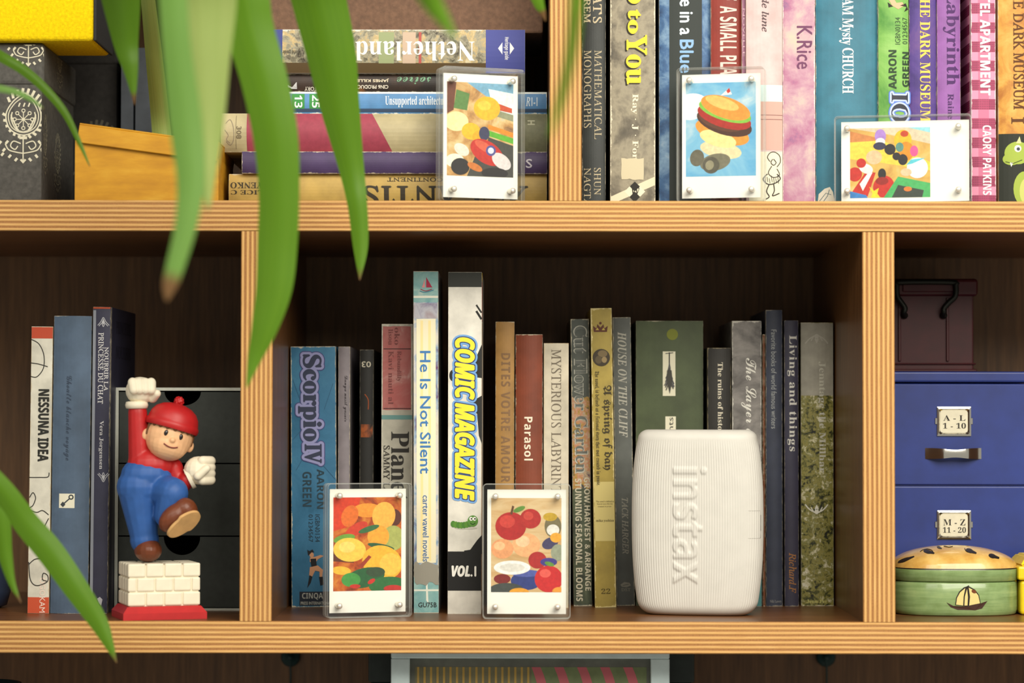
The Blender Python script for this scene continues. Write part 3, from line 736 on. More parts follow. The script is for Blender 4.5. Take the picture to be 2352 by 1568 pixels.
patch(b, (688, 1358, 772, 1390), (38, 44, 56), lift=.15, name='publisher_label'); T(b, 'CINQA', 'sb', (694, 1361, 742, 1377), 'h', c=(176, 178, 170), lift=.25, name='publisher_lettering'); T(b, 'PRESS INTERNATIONAL', 'r', (691, 1381, 762, 1388), 'h', c=(176, 178, 170), lift=.25, name='publisher_lettering', bold=.06)
shapes(b, [('l', (48, 92, 124), 1.2, p) for p in ([(672, 870), (690, 920)], [(745, 940), (765, 880)], [(680, 1080), (720, 1010)], [(735, 1060), (770, 1100)], [(672, 1010), (690, 990)])], name='crackle_lines', lift=.16)
b = book('slim mauve grey hardback with a handwritten dark title', 776.5, 803, 796, 127, Z0, (150, 142, 148), w=128, wear=.5, bulge=1, group=MID)
T(b, 'Danya nasil yasair', 'sc', (788, 863, 799, 968), c=(52, 44, 50))
b = book('slim black book marked with an upside down number', 826, 857, 803, 132, Z0, (40, 40, 38), w=125, wear=.6, wc=(140, 134, 118), group=MID)
T(b, '03', 'i', (831, 830, 852, 843), 'ud', c=(210, 204, 184), bold=.1)
patch(b, (829, 974, 856, 1004), mat=cover_mat((0, 0, 0), 20, 300, 0, kind='mottle', sc=.12, cols=[(.35, (46, 36, 30)), (.6, (176, 92, 44))]), name='ember_print'); shapes(b, [('l', (170, 84, 40), 2, curve([(838, 905), (846, 918), (846, 940)]))], name='ember_print')
b = book('worn cream book with a faded pink upper half behind the fiery photo', 876, 947, 744, 118, Z0, (214, 210, 192), w=125, soft=True, wear=1.6, wc=(232, 226, 208), group=MID)
pk = cover_mat((0, 0, 0), 20, 400, 0, kind='mottle', sc=.035, dist=1.5, cols=[(.38, (200, 108, 104)), (.55, (206, 128, 122)), (.68, (228, 186, 176))])
patch(b, (879, 749, 944, 941), mat=pk, name='printed_panel', nz=8, ragged=.25); patch(b, (876, 953, 947, 963), (112, 158, 154))
for yy in (801, 938): patch(b, (881, yy-1, 944, yy+1), (70, 50, 50), lift=.16, name='printed_line')
for s, r in (('Rebundilly', (910, 806, 922, 876)), ('Kavi nauti al', (892, 806, 904, 928)), ('oko', (906, 752, 918, 792)), ('lisou', (892, 756, 903, 792))): T(b, s, 'bl', r, c=(134, 76, 74), lift=.3, name='faded_lettering')
T(b, 'Planet', 'b', (898, 991, 939, 1150), c=(56, 54, 50), bold=.1); T(b, 'SAMMY LEE', 'rom', (881, 1023, 895, 1150), c=(70, 66, 60), name='author_lettering', bold=.12)
b = book('tall pastel novel with a sailboat print at the top of its spine', 950, 1007, 623, 72, Z0, (216, 206, 196), w=118, soft=True, wear=.9, group=MID, kind='mottle', sc=.03, dist=1.3, cols=[(.3, (112, 68, 120)), (.42, (150, 178, 204)), (.52, (222, 218, 214)), (.62, (232, 226, 206)), (.74, (170, 90, 130))], lean_px=-3)
TEAL = cover_mat((0, 0, 0), 17, 400, 0, kind='mottle', sc=.08, cols=[(.35, (120, 176, 178)), (.6, (158, 202, 198)), (.75, (214, 226, 216))])
patch(b, (949, 624, 1008, 694), mat=TEAL, name='printed_panel'); patch(b, (945, 1325, 1012, 1406), mat=TEAL, name='printed_panel')
patch(b, (949, 679, 1008, 684), (232, 230, 214), lift=.16, name='printed_line'); patch(b, (950, 1353, 1010, 1357), (228, 230, 216), lift=.16, name='printed_line'); shapes(b, [('p', (228, 230, 216), [(978, 1332), (982, 1332), (984, 1385), (979, 1378)])], lift=.18, name='printed_line')
shapes(b, [('p', (172, 46, 74), [(979, 636), (979, 660), (993, 660)]), ('p', (226, 150, 150), [(976, 640), (969, 660), (976, 660)]), ('l', (150, 60, 80), 2, curve([(966, 664), (978, 668), (992, 664)])), ('l', (70, 130, 150), 2, curve([(964, 668), (976, 671), (996, 666)]))], name='sailboat_print')
patch(b, (957, 732, 1001, 1292), (236, 228, 196), name='title_panel', lift=.14); patch(b, (950, 696, 1004, 731), mat=cover_mat((0, 0, 0), 17, 400, 0, kind='mottle', sc=.06, cols=[(.3, (112, 92, 140)), (.5, (196, 196, 206)), (.7, (170, 146, 150))]), lift=.12, name='printed_panel')
for x in (966, 984): patch(b, (x, 736, x+6, 1288), (240, 222, 160), lift=.17, name='printed_line')
T(b, 'He Is Not Silent', 'r', (965, 806, 989, 1087), c=(66, 122, 180), bold=.14, lift=.3); T(b, 'carter vawel novels', 'r', (971, 1137, 985, 1289), c=(78, 112, 160), lift=.3, name='author_lettering', bold=.05)
patch(b, (950, 1293, 1008, 1340), (150, 146, 134), lift=.3, name='torn_patch', nz=3, ragged=1.6); T(b, 'GU75B', 'r', (961, 1383, 1003, 1394), 'h', c=(44, 48, 48), lift=.3, name='shelf_number', bold=.06)
b = book('thick white comic magazine with bubbly yellow title and black bands', 1029, 1106, 625, 64, Z0, (242, 238, 226), w=122, soft=True, wear=.8, wc=(206, 198, 180), group=MID)
patch(b, (1026, 625, 1112, 659), (52, 54, 50)); patch(b, (1024, 1266, 1112, 1356), (32, 32, 32))
for it_ in [('e', (40, 40, 38), 1040, 862, 8, 13), ('p', (40, 40, 38), [(1107, 790), (1096, 815), (1086, 846), (1092, 866), (1107, 868)]), ('p', (40, 40, 38), [(1107, 908), (1090, 918), (1082, 940), (1096, 950), (1100, 1000), (1107, 1020)]), ('l', (40, 40, 38), 4, [(1094, 700), (1106, 718)]), ('l', (40, 40, 38), 5, [(1094, 714), (1106, 733)]),
           ('p', (32, 32, 32), [(1107, 1228), (1096, 1240), (1080, 1262), (1066, 1264), (1066, 1272), (1107, 1272)])]: shapes(b, [it_], name='ink_drawing', lift=.15)
T(b, 'COMIC MAGAZINE', 'sbi', (1046, 776, 1089, 1148), c=(252, 222, 62), bold=.5, sp=.95, lift=.3, outline=[(2.4, (116, 164, 220), 0, 0), (1.2, (48, 66, 110), 0, 0)])
T(b, 'VOL.1', 'sbi', (1038, 1299, 1093, 1323), 'h', c=(246, 244, 236), bold=.3, lift=.3, name='volume_lettering')
CG = (92, 142, 62)
shapes(b, [('e', (200, 196, 184), 1070, 1212, 26, 3)]+[('e', (78+(k % 2)*14, 128+(k % 2)*14, 54), 1041+k*6.3, 1203+3*math.sin(k*.55), 6, 7.5) for k in range(7)]+[('e', CG, 1086, 1196, 12, 13), ('e', (244, 244, 236), 1082, 1191, 4, 4.5), ('e', (244, 244, 236), 1090, 1191, 4, 4.5), ('e', (30, 30, 30), 1083, 1191, 1.8, 2), ('e', (30, 30, 30), 1091, 1191, 1.8, 2), ('l', (50, 84, 36), 2, curve([(1080, 1200), (1086, 1204), (1092, 1200)]))], name='caterpillar_print', lift=.25)
g = G(); g.box(b.t/2+.02, b.t/2+.2, 1, 12, b.h-6, b.h-.5).build('cover_print', INK((214, 178, 50)), b.o); G().box(b.t/2+.02, b.t/2+.2, 1, 12, b.h-35, b.h-7).build('cover_print', INK((150, 60, 50)), b.o); G().box(b.t/2+.02, b.t/2+.2, 1, 14, 12, b.h-36).build('cover_print', M((124, 92, 60), .5, vs=.1, var=.3), b.o)
b = book('ochre tan book with embossed brown capitals right of the comic magazine', 1138, 1181, 739, 122, Z0, (186, 142, 80), w=125, wear=.5, group=MID)
T(b, 'DITES VOTRE AMOUR', 'sb', (1151, 811, 1172, 1107), c=(134, 104, 74), sp=1.15)
b = book('russet brown book with a white lowercase title', 1184, 1246, 768, 120, Z0, (142, 70, 46), w=125, wear=.7, bulge=2.5, group=MID)
T(b, 'Parasol', 'sb', (1204, 957, 1224, 1057), c=(240, 228, 206), sp=1.08)
b = book('cream book with tall thin grey capitals right of the russet one', 1249, 1306, 788, 120, Z0, (226, 216, 192), w=125, wear=.7, wc=(196, 170, 128), soft=True, group=MID)
T(b, 'MYSTERIOUS LABYRINTH', 'rom', (1266, 802, 1289, 1155), c=(112, 102, 88))
b = book('floral gardening book with outlined title letters', 1314.5, 1356, 733, 140, Z0, (92, 98, 92), w=125, wear=1.0, soft=True, lean_px=-8, group=MID)
FLW = cover_mat((0, 0, 0), 13, 400, 0, kind='leaves', sc=.07, dist=1.5, cols=[(.38, (60, 66, 80)), (.45, (188, 156, 60)), (.52, (206, 140, 116)), (.58, (206, 186, 150)), (.68, (106, 76, 96))])
DKG = cover_mat((0, 0, 0), 13, 400, 0, kind='mottle', sc=.07, cols=[(.3, (44, 50, 44)), (.55, (82, 92, 70)), (.7, (120, 128, 104))])
patch(b, (1312, 912, 1358, 1122), mat=FLW, name='floral_print', ragged=.8); patch(b, (1312, 1122, 1362, 1388), mat=DKG, name='floral_print', lift=.08)
T(b, 'Cut Flower Garden', 'bl', (1319, 748, 1350, 1087), c=(196, 196, 184), bold=.16, lift=.3); T(b, 'Cut Flower Garden', 'bl', (1320.5, 749, 1348, 1085), c=(104, 108, 104), lift=.36, name='title_inline')
for s, r in (('GROW,HARVEST & ARRANGE', (1341, 1096, 1356, 1356)), ('STUNNING SEASONAL BLOOMS', (1322, 1099, 1337, 1380))): T(b, s, 'sb', r, c=(206, 200, 178), lift=.3, name='subtitle_lettering')
b = book('olive yellow book with blackletter title, crown and round portrait', 1362, 1410, 708, 126, Z0, (182, 160, 76), w=125, wear=1.5, wc=(224, 208, 150), soft=True, lean_px=-11, group=MID)
patch(b, (1366, 1106, 1415, 1242), (206, 190, 122), lift=.08)
BRN = (92, 52, 40)
shapes(b, [('p', BRN, [(1364, 762), (1362, 748), (1370, 754), (1372, 744), (1379, 752), (1386, 744), (1388, 754), (1396, 748), (1394, 762)]), ('e', BRN, 1379, 742, 3, 3), ('p', (182, 160, 76), [(1368, 758), (1372, 752), (1376, 758)]), ('p', (182, 160, 76), [(1382, 758), (1386, 752), (1390, 758)])], name='crown_emblem')
shapes(b, [('e', (66, 58, 46), 1381, 821, 20, 20), ('e', (120, 104, 74), 1384, 812, 11, 8), ('e', (96, 84, 62), 1375, 826, 8, 9), ('e', (150, 130, 92), 1388, 826, 6, 7)], name='portrait_print')
T(b, 'A spring of day', 'fr', (1383, 885, 1406, 1079), c=(62, 54, 34), lift=.25, bold=.08); T(b, 'The novel, is defined as a fictional story that was created in prose.', 'fr', (1366, 852, 1378, 1115), c=(70, 62, 40), lift=.25, name='subtitle_lettering')
for k, s in enumerate(('The novel is defined as', 'fictional story that was', 'created in prose')): T(b, s, 'r', (1369+k*2, 1149+k*6, 1410-k*3, 1153+k*6), 'h', c=(90, 80, 50), lift=.25, name='small_lettering')
T(b, 'mika yoshizu', 'b', (1369, 1192, 1410, 1199), 'h', c=(84, 74, 46), lift=.25, name='author_lettering'); T(b, '22', 'b', (1381, 1351, 1402, 1363), 'h', c=(96, 84, 40), lift=.25, name='volume_lettering')
b = book('grey paperback with slanted pale capitals beside the green book', 1412, 1453, 729, 144, Z0, (104, 108, 104), w=120, wear=.8, soft=True, lean_px=-10, group=MID)
T(b, 'HOUSE ON THE CLIFF', 'bi', (1420, 762, 1440, 1004), c=(186, 184, 172)); T(b, 'TACK HARGER', 'i', (1429, 1143, 1443, 1271), c=(160, 158, 146), name='author_lettering', bold=.08)
shapes(b, [('p', (150, 148, 136), [(1425, 1342), (1434, 1336), (1446, 1338), (1449, 1344), (1440, 1348), (1428, 1347)]), ('l', (90, 92, 88), 1.5, [(1430, 1344), (1444, 1341)])]); T(b, 'DST', 'rom', (1427, 1350, 1448, 1357), 'h', c=(150, 148, 136), name='publisher_lettering', bold=.06)
b = book('broad moss green book with paper labels behind the printer', 1461, 1615, 737, 146, Z0, (82, 94, 62), w=120, wear=.3, bulge=1.5, group=MID)
shapes(b, [('e', (126, 132, 50), 1544, 768, 13, 13)], name='round_sticker'); patch(b, (1522, 807, 1551, 909), (230, 226, 200), name='picture_label', lift=.18); patch(b, (1528, 956, 1552, 1045), (230, 226, 200), name='paper_label', lift=.18)
random.seed(3)
shapes(b, [('l', (66, 66, 60), 3, [(1537, 809), (1537, 840)]), ('l', (66, 66, 60), 2, [(1528, 812), (1546, 810)])] +
          [('l', (66+random.randint(0, 40),)*3, 2.2, [(1537, 832+k*1.6), (1537+math.copysign(min(12, 3+k*.45), (-1)**k)*random.uniform(.6, 1), 846+k*1.7+random.uniform(0, 6))]) for k in range(28)]+[('p', (70, 70, 64), [(1532, 850), (1542, 850), (1544, 872), (1538, 904), (1531, 872)])], name='tree_drawing', lift=.26)
T(b, 'Plants', 'r', (1534, 958, 1546, 1022), 'up', c=(60, 62, 58), lift=.3)
b = book('short black book with a pale serif title behind the printer', 1625.5, 1679, 799, 138, Z0, (50, 48, 44), w=120, wear=.7, wc=(150, 138, 108), group=MID)
T(b, 'The ruins of history', 'bl', (1645, 832, 1660, 1006), c=(226, 218, 196))
b = book('grey photo book with a white script title and teal foot', 1682, 1749, 737, 140, Z0, soft=True, w=120, wear=1.2, wc=(222, 218, 206), group=MID, c=(0, 0, 0), kind='mottle', sc=.045, dist=.3, stretch=(1, 1, 1.6), cols=[(.3, (92, 88, 86)), (.5, (140, 136, 132)), (.7, (176, 170, 164))])
T(b, 'The Layer of', 'sc', (1702, 822, 1737, 1018), c=(240, 238, 228)); patch(b, (1682, 1330, 1757, 1396), (74, 128, 128))
b = book('sliver of a rust brown book wedged between grey and navy spines', 1752, 1757.5, 768, 142, Z0, (122, 70, 40), w=112, wear=.6, soft=True, group=MID)
b = book('tall narrow navy book with a single thin line of pale lettering', 1759.5, 1797, 712, 141, Z0, (62, 68, 86), w=122, wear=.7, wc=(160, 152, 136), group=MID)
T(b, 'Favorite books of world famous writers', 'r', (1771, 757, 1783, 984), c=(168, 172, 172)); T(b, 'Niki Lavery', 'bl', (1768, 1377, 1795, 1385), 'h', c=(140, 140, 140), name='author_lettering')
b = book('dark indigo book with a large pale title and rusty author name', 1802, 1834, 736, 142, Z0, (62, 60, 80), w=120, wear=.6, wc=(160, 152, 136), group=MID)
T(b, 'Living and things', 'bl', (1808, 770, 1830, 1036), c=(216, 214, 206), sp=1.1); T(b, 'Richard.F', 'i', (1812, 1269, 1829, 1361), c=(166, 116, 70), name='author_lettering', bold=.08)
b = book('book with grey top and leafy green photo spine beside the right divider', 1840, 1914, 741, 146, Z0, group=MID, wear=.5, w=120, bulge=2, c=(0, 0, 0), kind='leaves', sc=.07, dist=1.8,
         cols=[(.40, (30, 32, 22)), (.46, (92, 94, 40)), (.52, (168, 158, 84)), (.56, (110, 114, 52)), (.61, (214, 206, 160)), (.68, (240, 236, 216))])
patch(b, (1838, 742, 1916, 908), mat=M((158, 154, 140), .5, vs=.1, var=.08), name='printed_panel', lift=.1, nz=1)
T(b, 'Jenntage the Millhar', 'bl', (1877, 830, 1896, 1085), c=(196, 194, 178), lift=.3); T(b, 'Jenn Per', 'bl', (1852, 1376, 1900, 1385), 'h', c=(200, 196, 120), name='author_lettering')
WH = (224, 222, 208)
for yc, sg, col in ((781, 1, (184, 180, 168)), (1166, -1, WH)):
    shapes(b, [('l', col, 3, curve([(1849, yc+8*sg), (1860, yc-4*sg), (1875, yc-10*sg), (1890, yc-4*sg), (1901, yc+8*sg)])), ('l', col, 2.5, curve([(1862, yc+2*sg), (1870, yc-10*sg), (1875, yc+4*sg), (1880, yc-10*sg), (1888, yc+2*sg)])), ('e', col, 1875, yc-9*sg, 5, 5), ('p', col, [(1870, yc-2*sg), (1875, yc+8*sg), (1880, yc-2*sg)])], name='ornament', lift=.25)

# ------------------------------------------------------------------ acrylic photo stands
def rrect(W, H, r, n=5, inset=0):
    pts = []
    for cx, cz, a0 in ((W/2-r, r, -90), (W/2-r, H-r, 0), (-W/2+r, H-r, 90), (-W/2+r, r, 180)):
        for k in range(n+1):
            a = R(a0+90*k/n); pts.append((cx+(r-inset)*math.cos(a), cz+(r-inset)*math.sin(a)))
    return pts
def panel(name, W, H, y0, y1, parent):
    g = G(); o = rrect(W, H, 2.6); i = rrect(W, H, 2.6, inset=.4); n = len(o)
    rings = [(i, y0), (o, y0+.6), (o, y1-.6), (i, y1)]
    vs = [(x, y, z) for ring, y in rings for x, z in ring]
    g.add(vs, [list(range(n)), list(range(4*n-1, 3*n-1, -1))], 0)
    g.add(vs, [[k*n+j, k*n+(j+1) % n, (k+1)*n+(j+1) % n, (k+1)*n+j] for k in range(3) for j in range(n)], 1)
    return g.build(name, [ACR, ACRE], parent)
def clip_unit(p):
    for ax, lim, sg in ((0, 0, 1), (0, 1, -1), (1, 0, 1), (1, 1, -1)):
        out = []
        for i in range(len(p)):
            a, b = p[i-1], p[i]; da, db = sg*(a[ax]-lim), sg*(b[ax]-lim)
            if (da >= 0) != (db >= 0):
                s = da/(da-db); out.append((a[0]+(b[0]-a[0])*s, a[1]+(b[1]-a[1])*s))
            if db >= 0: out.append(b)
        p = out
        if len(p) < 3: return []
    return p
def art(t, parent, rc, bg, items, y):
    """a small printed picture of plain coloured shapes; u right, v down"""
    x0, x1, z0, z1 = rc; g = G(); mats = [bg]; idx = {}
    P = lambda u, v, k: (x0+u*(x1-x0), y-.004*k, z1-v*(z1-z0))
    g.add([P(0, 0, 0), P(1, 0, 0), P(1, 1, 0), P(0, 1, 0)], [[0, 1, 2, 3]], 0)
    asp = (x1-x0)/(z1-z0)
    for k, it in enumerate(items):
        c = it[1]
        if c not in idx: idx[c] = len(mats); mats.append(M(c, .5, vs=.5, var=.06))
        if it[0] == 'e':
            cx, cy, rx, ry, ro = it[2:7] if len(it) > 6 else (*it[2:6], 0)
            pts = []
            for j in range(28):
                a = 2*math.pi*j/28; u, v = rx*math.cos(a), ry*math.sin(a)
                pts.append((cx+u*math.cos(ro)-v*math.sin(ro), cy+(u*math.sin(ro)+v*math.cos(ro))*asp))
        else: pts = it[2]
        pts = clip_unit(pts)
        if len(pts) >= 3: g.add([P(u, v, k+1) for u, v in pts], [list(range(len(pts)))], idx[c])
    return g.build('photo_print', mats, parent)
def stand(label, cx, cyb, y, zb, yaw, bg, items, land=False):
    W, H = (93.5, 60.5) if land else (60.5, 93.0)
    p = at(cx, 784, y)
    t = Thing('acrylic_photo_stand', label, 'photo stand', (p.x, y, zb+.05), yaw=yaw, group='acrylic photo stands on the shelves')
    panel('front_panel', W, H, 0, 7, t.o); panel('back_panel', W, H, 7.8, 14.8, t.o)
    if land:
        card = (-W/2+4.5, W/2-1.5, 1, 57); rc = (-W/2+10.5, W/2-28, 4, 52.5)
    else:
        card = (-W/2+3, W/2-3, 3.2, H-4); rc = (-W/2+5.6, W/2-6.2, 18.2, H-9.8)
    c = G().box(card[0], card[1], 7.15, 7.6, card[2], card[3]).build('photo_card', WHITECARD, t.o)
    art(t, c, rc, bg, items, 7.1)
    for sx in (-1, 1):
        for z in (8.5, H-8.5):
            g = G(); g.lathe([(0, -.9), (1.0, -.75), (1.7, -.3), (2.0, .3), (2.0, 6.9)], 16, center=(sx*(W/2-8.8), 0, z), axis='y')
            g.build('stud', PEARL, t.o)
    return t
def bgm(cols, sc=.05, stretch=(1, 1, 1), dist=.6):
    return cover_mat((0, 0, 0), 50, 50, 0, kind='mottle', sc=sc, dist=dist, stretch=stretch, cols=cols, rough=.4)
YEL, RED_, GRN, BLK, WHT = (246, 184, 44), (196, 50, 42), (72, 150, 60), (44, 42, 44), (246, 244, 236)
stand('acrylic photo stand with a yellow and red print before the flat book stack', 1111, 0, 12, Z1, R(20),
      bgm([(.3, (120, 84, 60)), (.45, (214, 160, 92)), (.58, (246, 214, 150)), (.72, (180, 214, 216))]),
      [('p', (120, 170, 200), [(.3, 0), (1, 0), (1, .3), (.75, .22)]), ('p', (226, 240, 236), [(.62, .06), (1, .1), (1, .4), (.7, .3)]), ('p', (110, 62, 44), [(0, 0), (.14, 0), (.1, .3), (0, .34)]),
       ('p', (92, 132, 70), [(.14, .08), (.34, .12), (.3, .3), (.1, .28)]), ('p', (200, 80, 44), [(.72, .2), (.98, .26), (.98, .31), (.74, .28)]), ('p', (148, 150, 120), [(.74, .28), (1, .33), (1, .4), (.74, .35)]),
       ('p', (226, 140, 40), [(.62, .44), (1, .52), (1, .57), (.62, .49)]), ('p', (96, 176, 50), [(.6, .5), (1, .58), (1, .64), (.6, .56)]), ('p', (70, 70, 66), [(.55, .56), (1, .66), (1, 1), (.3, 1)]),
       ('e', (255, 236, 170), .14, .42, .18, .14), ('e', (255, 246, 216), .12, .84, .14, .1), ('e', YEL, .6, .27, .2, .17), ('e', (244, 200, 70), .56, .24, .1, .07), ('e', YEL, .36, .52, .14, .12), ('e', (236, 168, 36), .5, .58, .12, .1),
       ('e', (60, 62, 92), .56, .54, .08, .1), ('e', RED_, .6, .74, .27, .16, .5), ('e', (224, 216, 216), .82, .83, .16, .1, .6), ('e', (216, 96, 70), .56, .68, .16, .06, .5), ('e', (84, 84, 150), .66, .72, .075, .075), ('e', (226, 226, 240), .66, .72, .045, .045),
       ('e', BLK, .2, .9, .14, .12), ('e', BLK, .72, .96, .2, .08), ('e', (232, 226, 210), .22, .72, .12, .08, .5), ('e', (206, 120, 54), .42, .9, .12, .05, .4)])
BUN, BUN2 = (232, 150, 60), (244, 190, 104)
q = -.0
stand('acrylic photo stand with a burger print on blue sky before the red spine', 1654, 0, 7, Z1, R(-12),
      bgm([(.35, (96, 180, 232)), (.52, (142, 206, 240)), (.66, (224, 240, 244))], .03),
      [('e', (244, 248, 246), .1, .2, .2, .12), ('e', (230, 242, 246), .06, .32, .16, .1),
       ('e', (226, 214, 170), .5, .72, .3, .12, .2), ('e', (120, 116, 96), .42, .85, .22, .12, -.2), ('e', (104, 100, 84), .16, .8, .1, .12, .2), ('e', (92, 88, 76), .36, .88, .12, .12, .3), ('e', (150, 144, 118), .34, .88, .06, .07, .3),
       ('e', BUN, .52, .53, .4, .16, .32), ('e', (250, 222, 150), .46, .6, .27, .11, .3), ('e', (74, 44, 34), .55, .43, .41, .17, .32), ('e', (96, 58, 40), .5, .41, .33, .13, .32), ('e', (246, 180, 50), .62, .39, .14, .06, .2), ('e', (170, 44, 36), .55, .37, .4, .15, .32), ('e', (132, 190, 70), .56, .31, .39, .13, .32),
       ('e', BUN, .57, .27, .37, .15, .34), ('e', BUN2, .52, .22, .25, .08, .34), ('p', (240, 236, 230), [(.5, .14), (.62, .06), (.66, .13)]), ('p', RED_, [(.58, .09), (.62, .06), (.64, .1), (.6, .12)])])
stand('wide acrylic photo stand with a sandy race track print before the teal book', 2074, 0, 10, Z1, R(-11),
      bgm([(.3, (214, 160, 84)), (.5, (238, 196, 104)), (.7, (246, 216, 150))], .06),
      [('p', (150, 214, 226), [(.72, 0), (1, 0), (1, .08)]), ('p', (214, 198, 170), [(0, 0), (.72, 0), (1, .08), (1, .24), (.5, .1)]), ('p', (206, 134, 78), [(0, .04), (.34, .14), (.3, .2), (0, .2)]), ('p', (250, 206, 78), [(0, .2), (.4, .18), (1, .5), (1, .62), (.4, .5), (0, .44)]),
       ('e', (170, 130, 206), .38, .12, .07, .09), ('e', WHT, .38, .2, .06, .05), ('e', (54, 54, 80), .37, .26, .08, .05), ('e', YEL, .66, .18, .11, .13), ('e', (190, 70, 40), .68, .09, .05, .04), ('e', (216, 140, 40), .7, .34, .1, .12), ('e', (90, 140, 130), .62, .28, .05, .06),
       ('e', BLK, .5, .31, .07, .07), ('e', BLK, .58, .41, .05, .05), ('e', BLK, .66, .46, .06, .07), ('e', (226, 90, 150), .8, .34, .05, .07),
       ('e', RED_, .06, .66, .09, .09), ('p', RED_, [(.02, .92), (.2, .62), (.32, .64), (.22, .98), (.02, 1)]), ('p', WHT, [(.12, .8), (.24, .62), (.28, .64), (.16, .9)]), ('e', RED_, .42, .84, .13, .14, .5), ('e', BLK, .4, .66, .05, .07), ('e', (150, 40, 36), .4, .76, .08, .05), ('e', (238, 232, 226), .2, .58, .09, .06, .4),
       ('e', (232, 190, 150), .3, .42, .1, .09), ('e', RED_, .14, .5, .06, .06), ('p', (60, 130, 200), [(0, .9), (.2, .96), (.22, 1), (0, 1)]),
       ('p', (72, 168, 96), [(.42, 1), (.6, .7), (1, .8), (1, 1)]), ('p', (56, 66, 60), [(.52, 1), (.6, .82), (.92, .9), (.9, 1)]), ('e', (248, 248, 244), .84, .58, .13, .13), ('p', (90, 190, 206), [(.7, .54), (.76, .46), (.94, .44), (.78, .52)]), ('e', (238, 186, 150), .7, .64, .07, .05), ('p', (255, 206, 50), [(.24, .84), (.3, .9), (.36, .86), (.34, .94), (.38, 1), (.26, 1), (.28, .93)]), ('e', (226, 120, 50), .72, .88, .05, .03)], land=True)
stand('acrylic photo stand with a fiery orange and green print before the blue comic volume', 852, 0, 30, Z0, R(17),
      bgm([(.3, (120, 50, 30)), (.45, (200, 84, 34)), (.6, (232, 136, 50)), (.75, (250, 196, 90))], .06, dist=1.5),
      [('p', (214, 60, 30), [(0, 0), (.4, 0), (.3, .3), (0, .36)]), ('e', (240, 150, 50), .5, .14, .22, .1), ('p', (96, 48, 34), [(0, .6), (.3, .62), (.3, .7), (0, .68)]), ('e', (90, 44, 34), .9, .22, .1, .12),
       ('e', (226, 110, 40), .24, .2, .12, .16, .4), ('e', (206, 60, 40), .34, .34, .18, .08, -.5), ('e', (246, 180, 76), .74, .2, .17, .2, .2), ('e', (172, 176, 96), .88, .44, .16, .18), ('e', (240, 166, 56), .66, .42, .16, .16, .3), ('e', (58, 108, 66), .52, .34, .16, .04, -.3), ('e', (48, 92, 60), .7, .53, .2, .04, .2),
       ('e', (110, 160, 60), .16, .44, .16, .06, -.2), ('e', (250, 200, 80), .24, .56, .24, .17, .1), ('e', (252, 214, 110), .2, .53, .12, .08), ('e', (248, 182, 56), .72, .7, .3, .24, .3), ('e', (252, 198, 80), .84, .72, .16, .16), ('p', (160, 60, 40), [(.36, .74), (.52, .62), (.56, .64), (.42, .76)]), ('e', (244, 186, 60), .12, .78, .14, .06, .1),
       ('e', (40, 96, 56), .46, .86, .3, .14, -.2), ('e', (70, 150, 70), .26, .88, .14, .1), ('e', (54, 78, 54), .62, .8, .14, .07), ('e', (48, 110, 60), .82, .95, .3, .13), ('e', (200, 50, 40), .32, .95, .08, .03), ('e', (190, 50, 44), .88, .98, .14, .05), ('e', (200, 50, 40), .56, .9, .06, .03, -.5)])
stand('acrylic photo stand with a red and peach print before the comic magazine', 1210, 0, 18, Z0, R(-1),
      bgm([(.35, (222, 176, 118)), (.55, (240, 208, 158)), (.7, (248, 226, 184))], .05, stretch=(.4, 1, 2.4)),
      [('e', (120, 110, 80), .88, .3, .12, .16), ('e', (196, 160, 50), .84, .2, .1, .06), ('e', (232, 228, 220), .88, .34, .09, .08), ('e', (70, 66, 100), .84, .48, .12, .08, -.4), ('e', (240, 170, 60), .92, .42, .08, .07), ('e', (150, 156, 134), .95, .58, .1, .12),
       ('e', (240, 176, 124), .5, .5, .2, .17), ('e', (246, 200, 156), .45, .46, .1, .08), ('e', (178, 40, 40), .28, .3, .22, .2), ('e', (206, 66, 58), .23, .25, .11, .09), ('p', (96, 64, 40), [(.27, .17), (.3, .08), (.33, .09), (.3, .18)]), ('e', (96, 140, 60), .4, .12, .09, .035, -.4), ('e', (178, 44, 42), .56, .22, .15, .14), ('e', (204, 70, 60), .53, .19, .07, .06),
       ('e', (232, 160, 110), .16, .54, .16, .14), ('e', (244, 190, 140), .12, .51, .08, .06), ('e', (50, 64, 130), .5, .88, .22, .13), ('e', (84, 96, 170), .5, .8, .22, .05), ('e', (246, 244, 240), .3, .74, .26, .1), ('e', (226, 222, 214), .3, .74, .18, .06), ('e', (128, 40, 40), .16, .86, .12, .07), ('e', (176, 44, 44), .66, .66, .13, .12), ('e', (70, 62, 140), .82, .68, .12, .06),
       ('e', (70, 76, 74), .22, .97, .24, .09), ('e', (230, 160, 50), .4, 1.0, .14, .06), ('e', (196, 40, 42), .82, .86, .2, .19), ('e', (222, 90, 80), .77, .8, .08, .06), ('e', (96, 140, 60), .83, .7, .07, .03, .3), ('e', (226, 150, 60), .97, .99, .1, .06)])

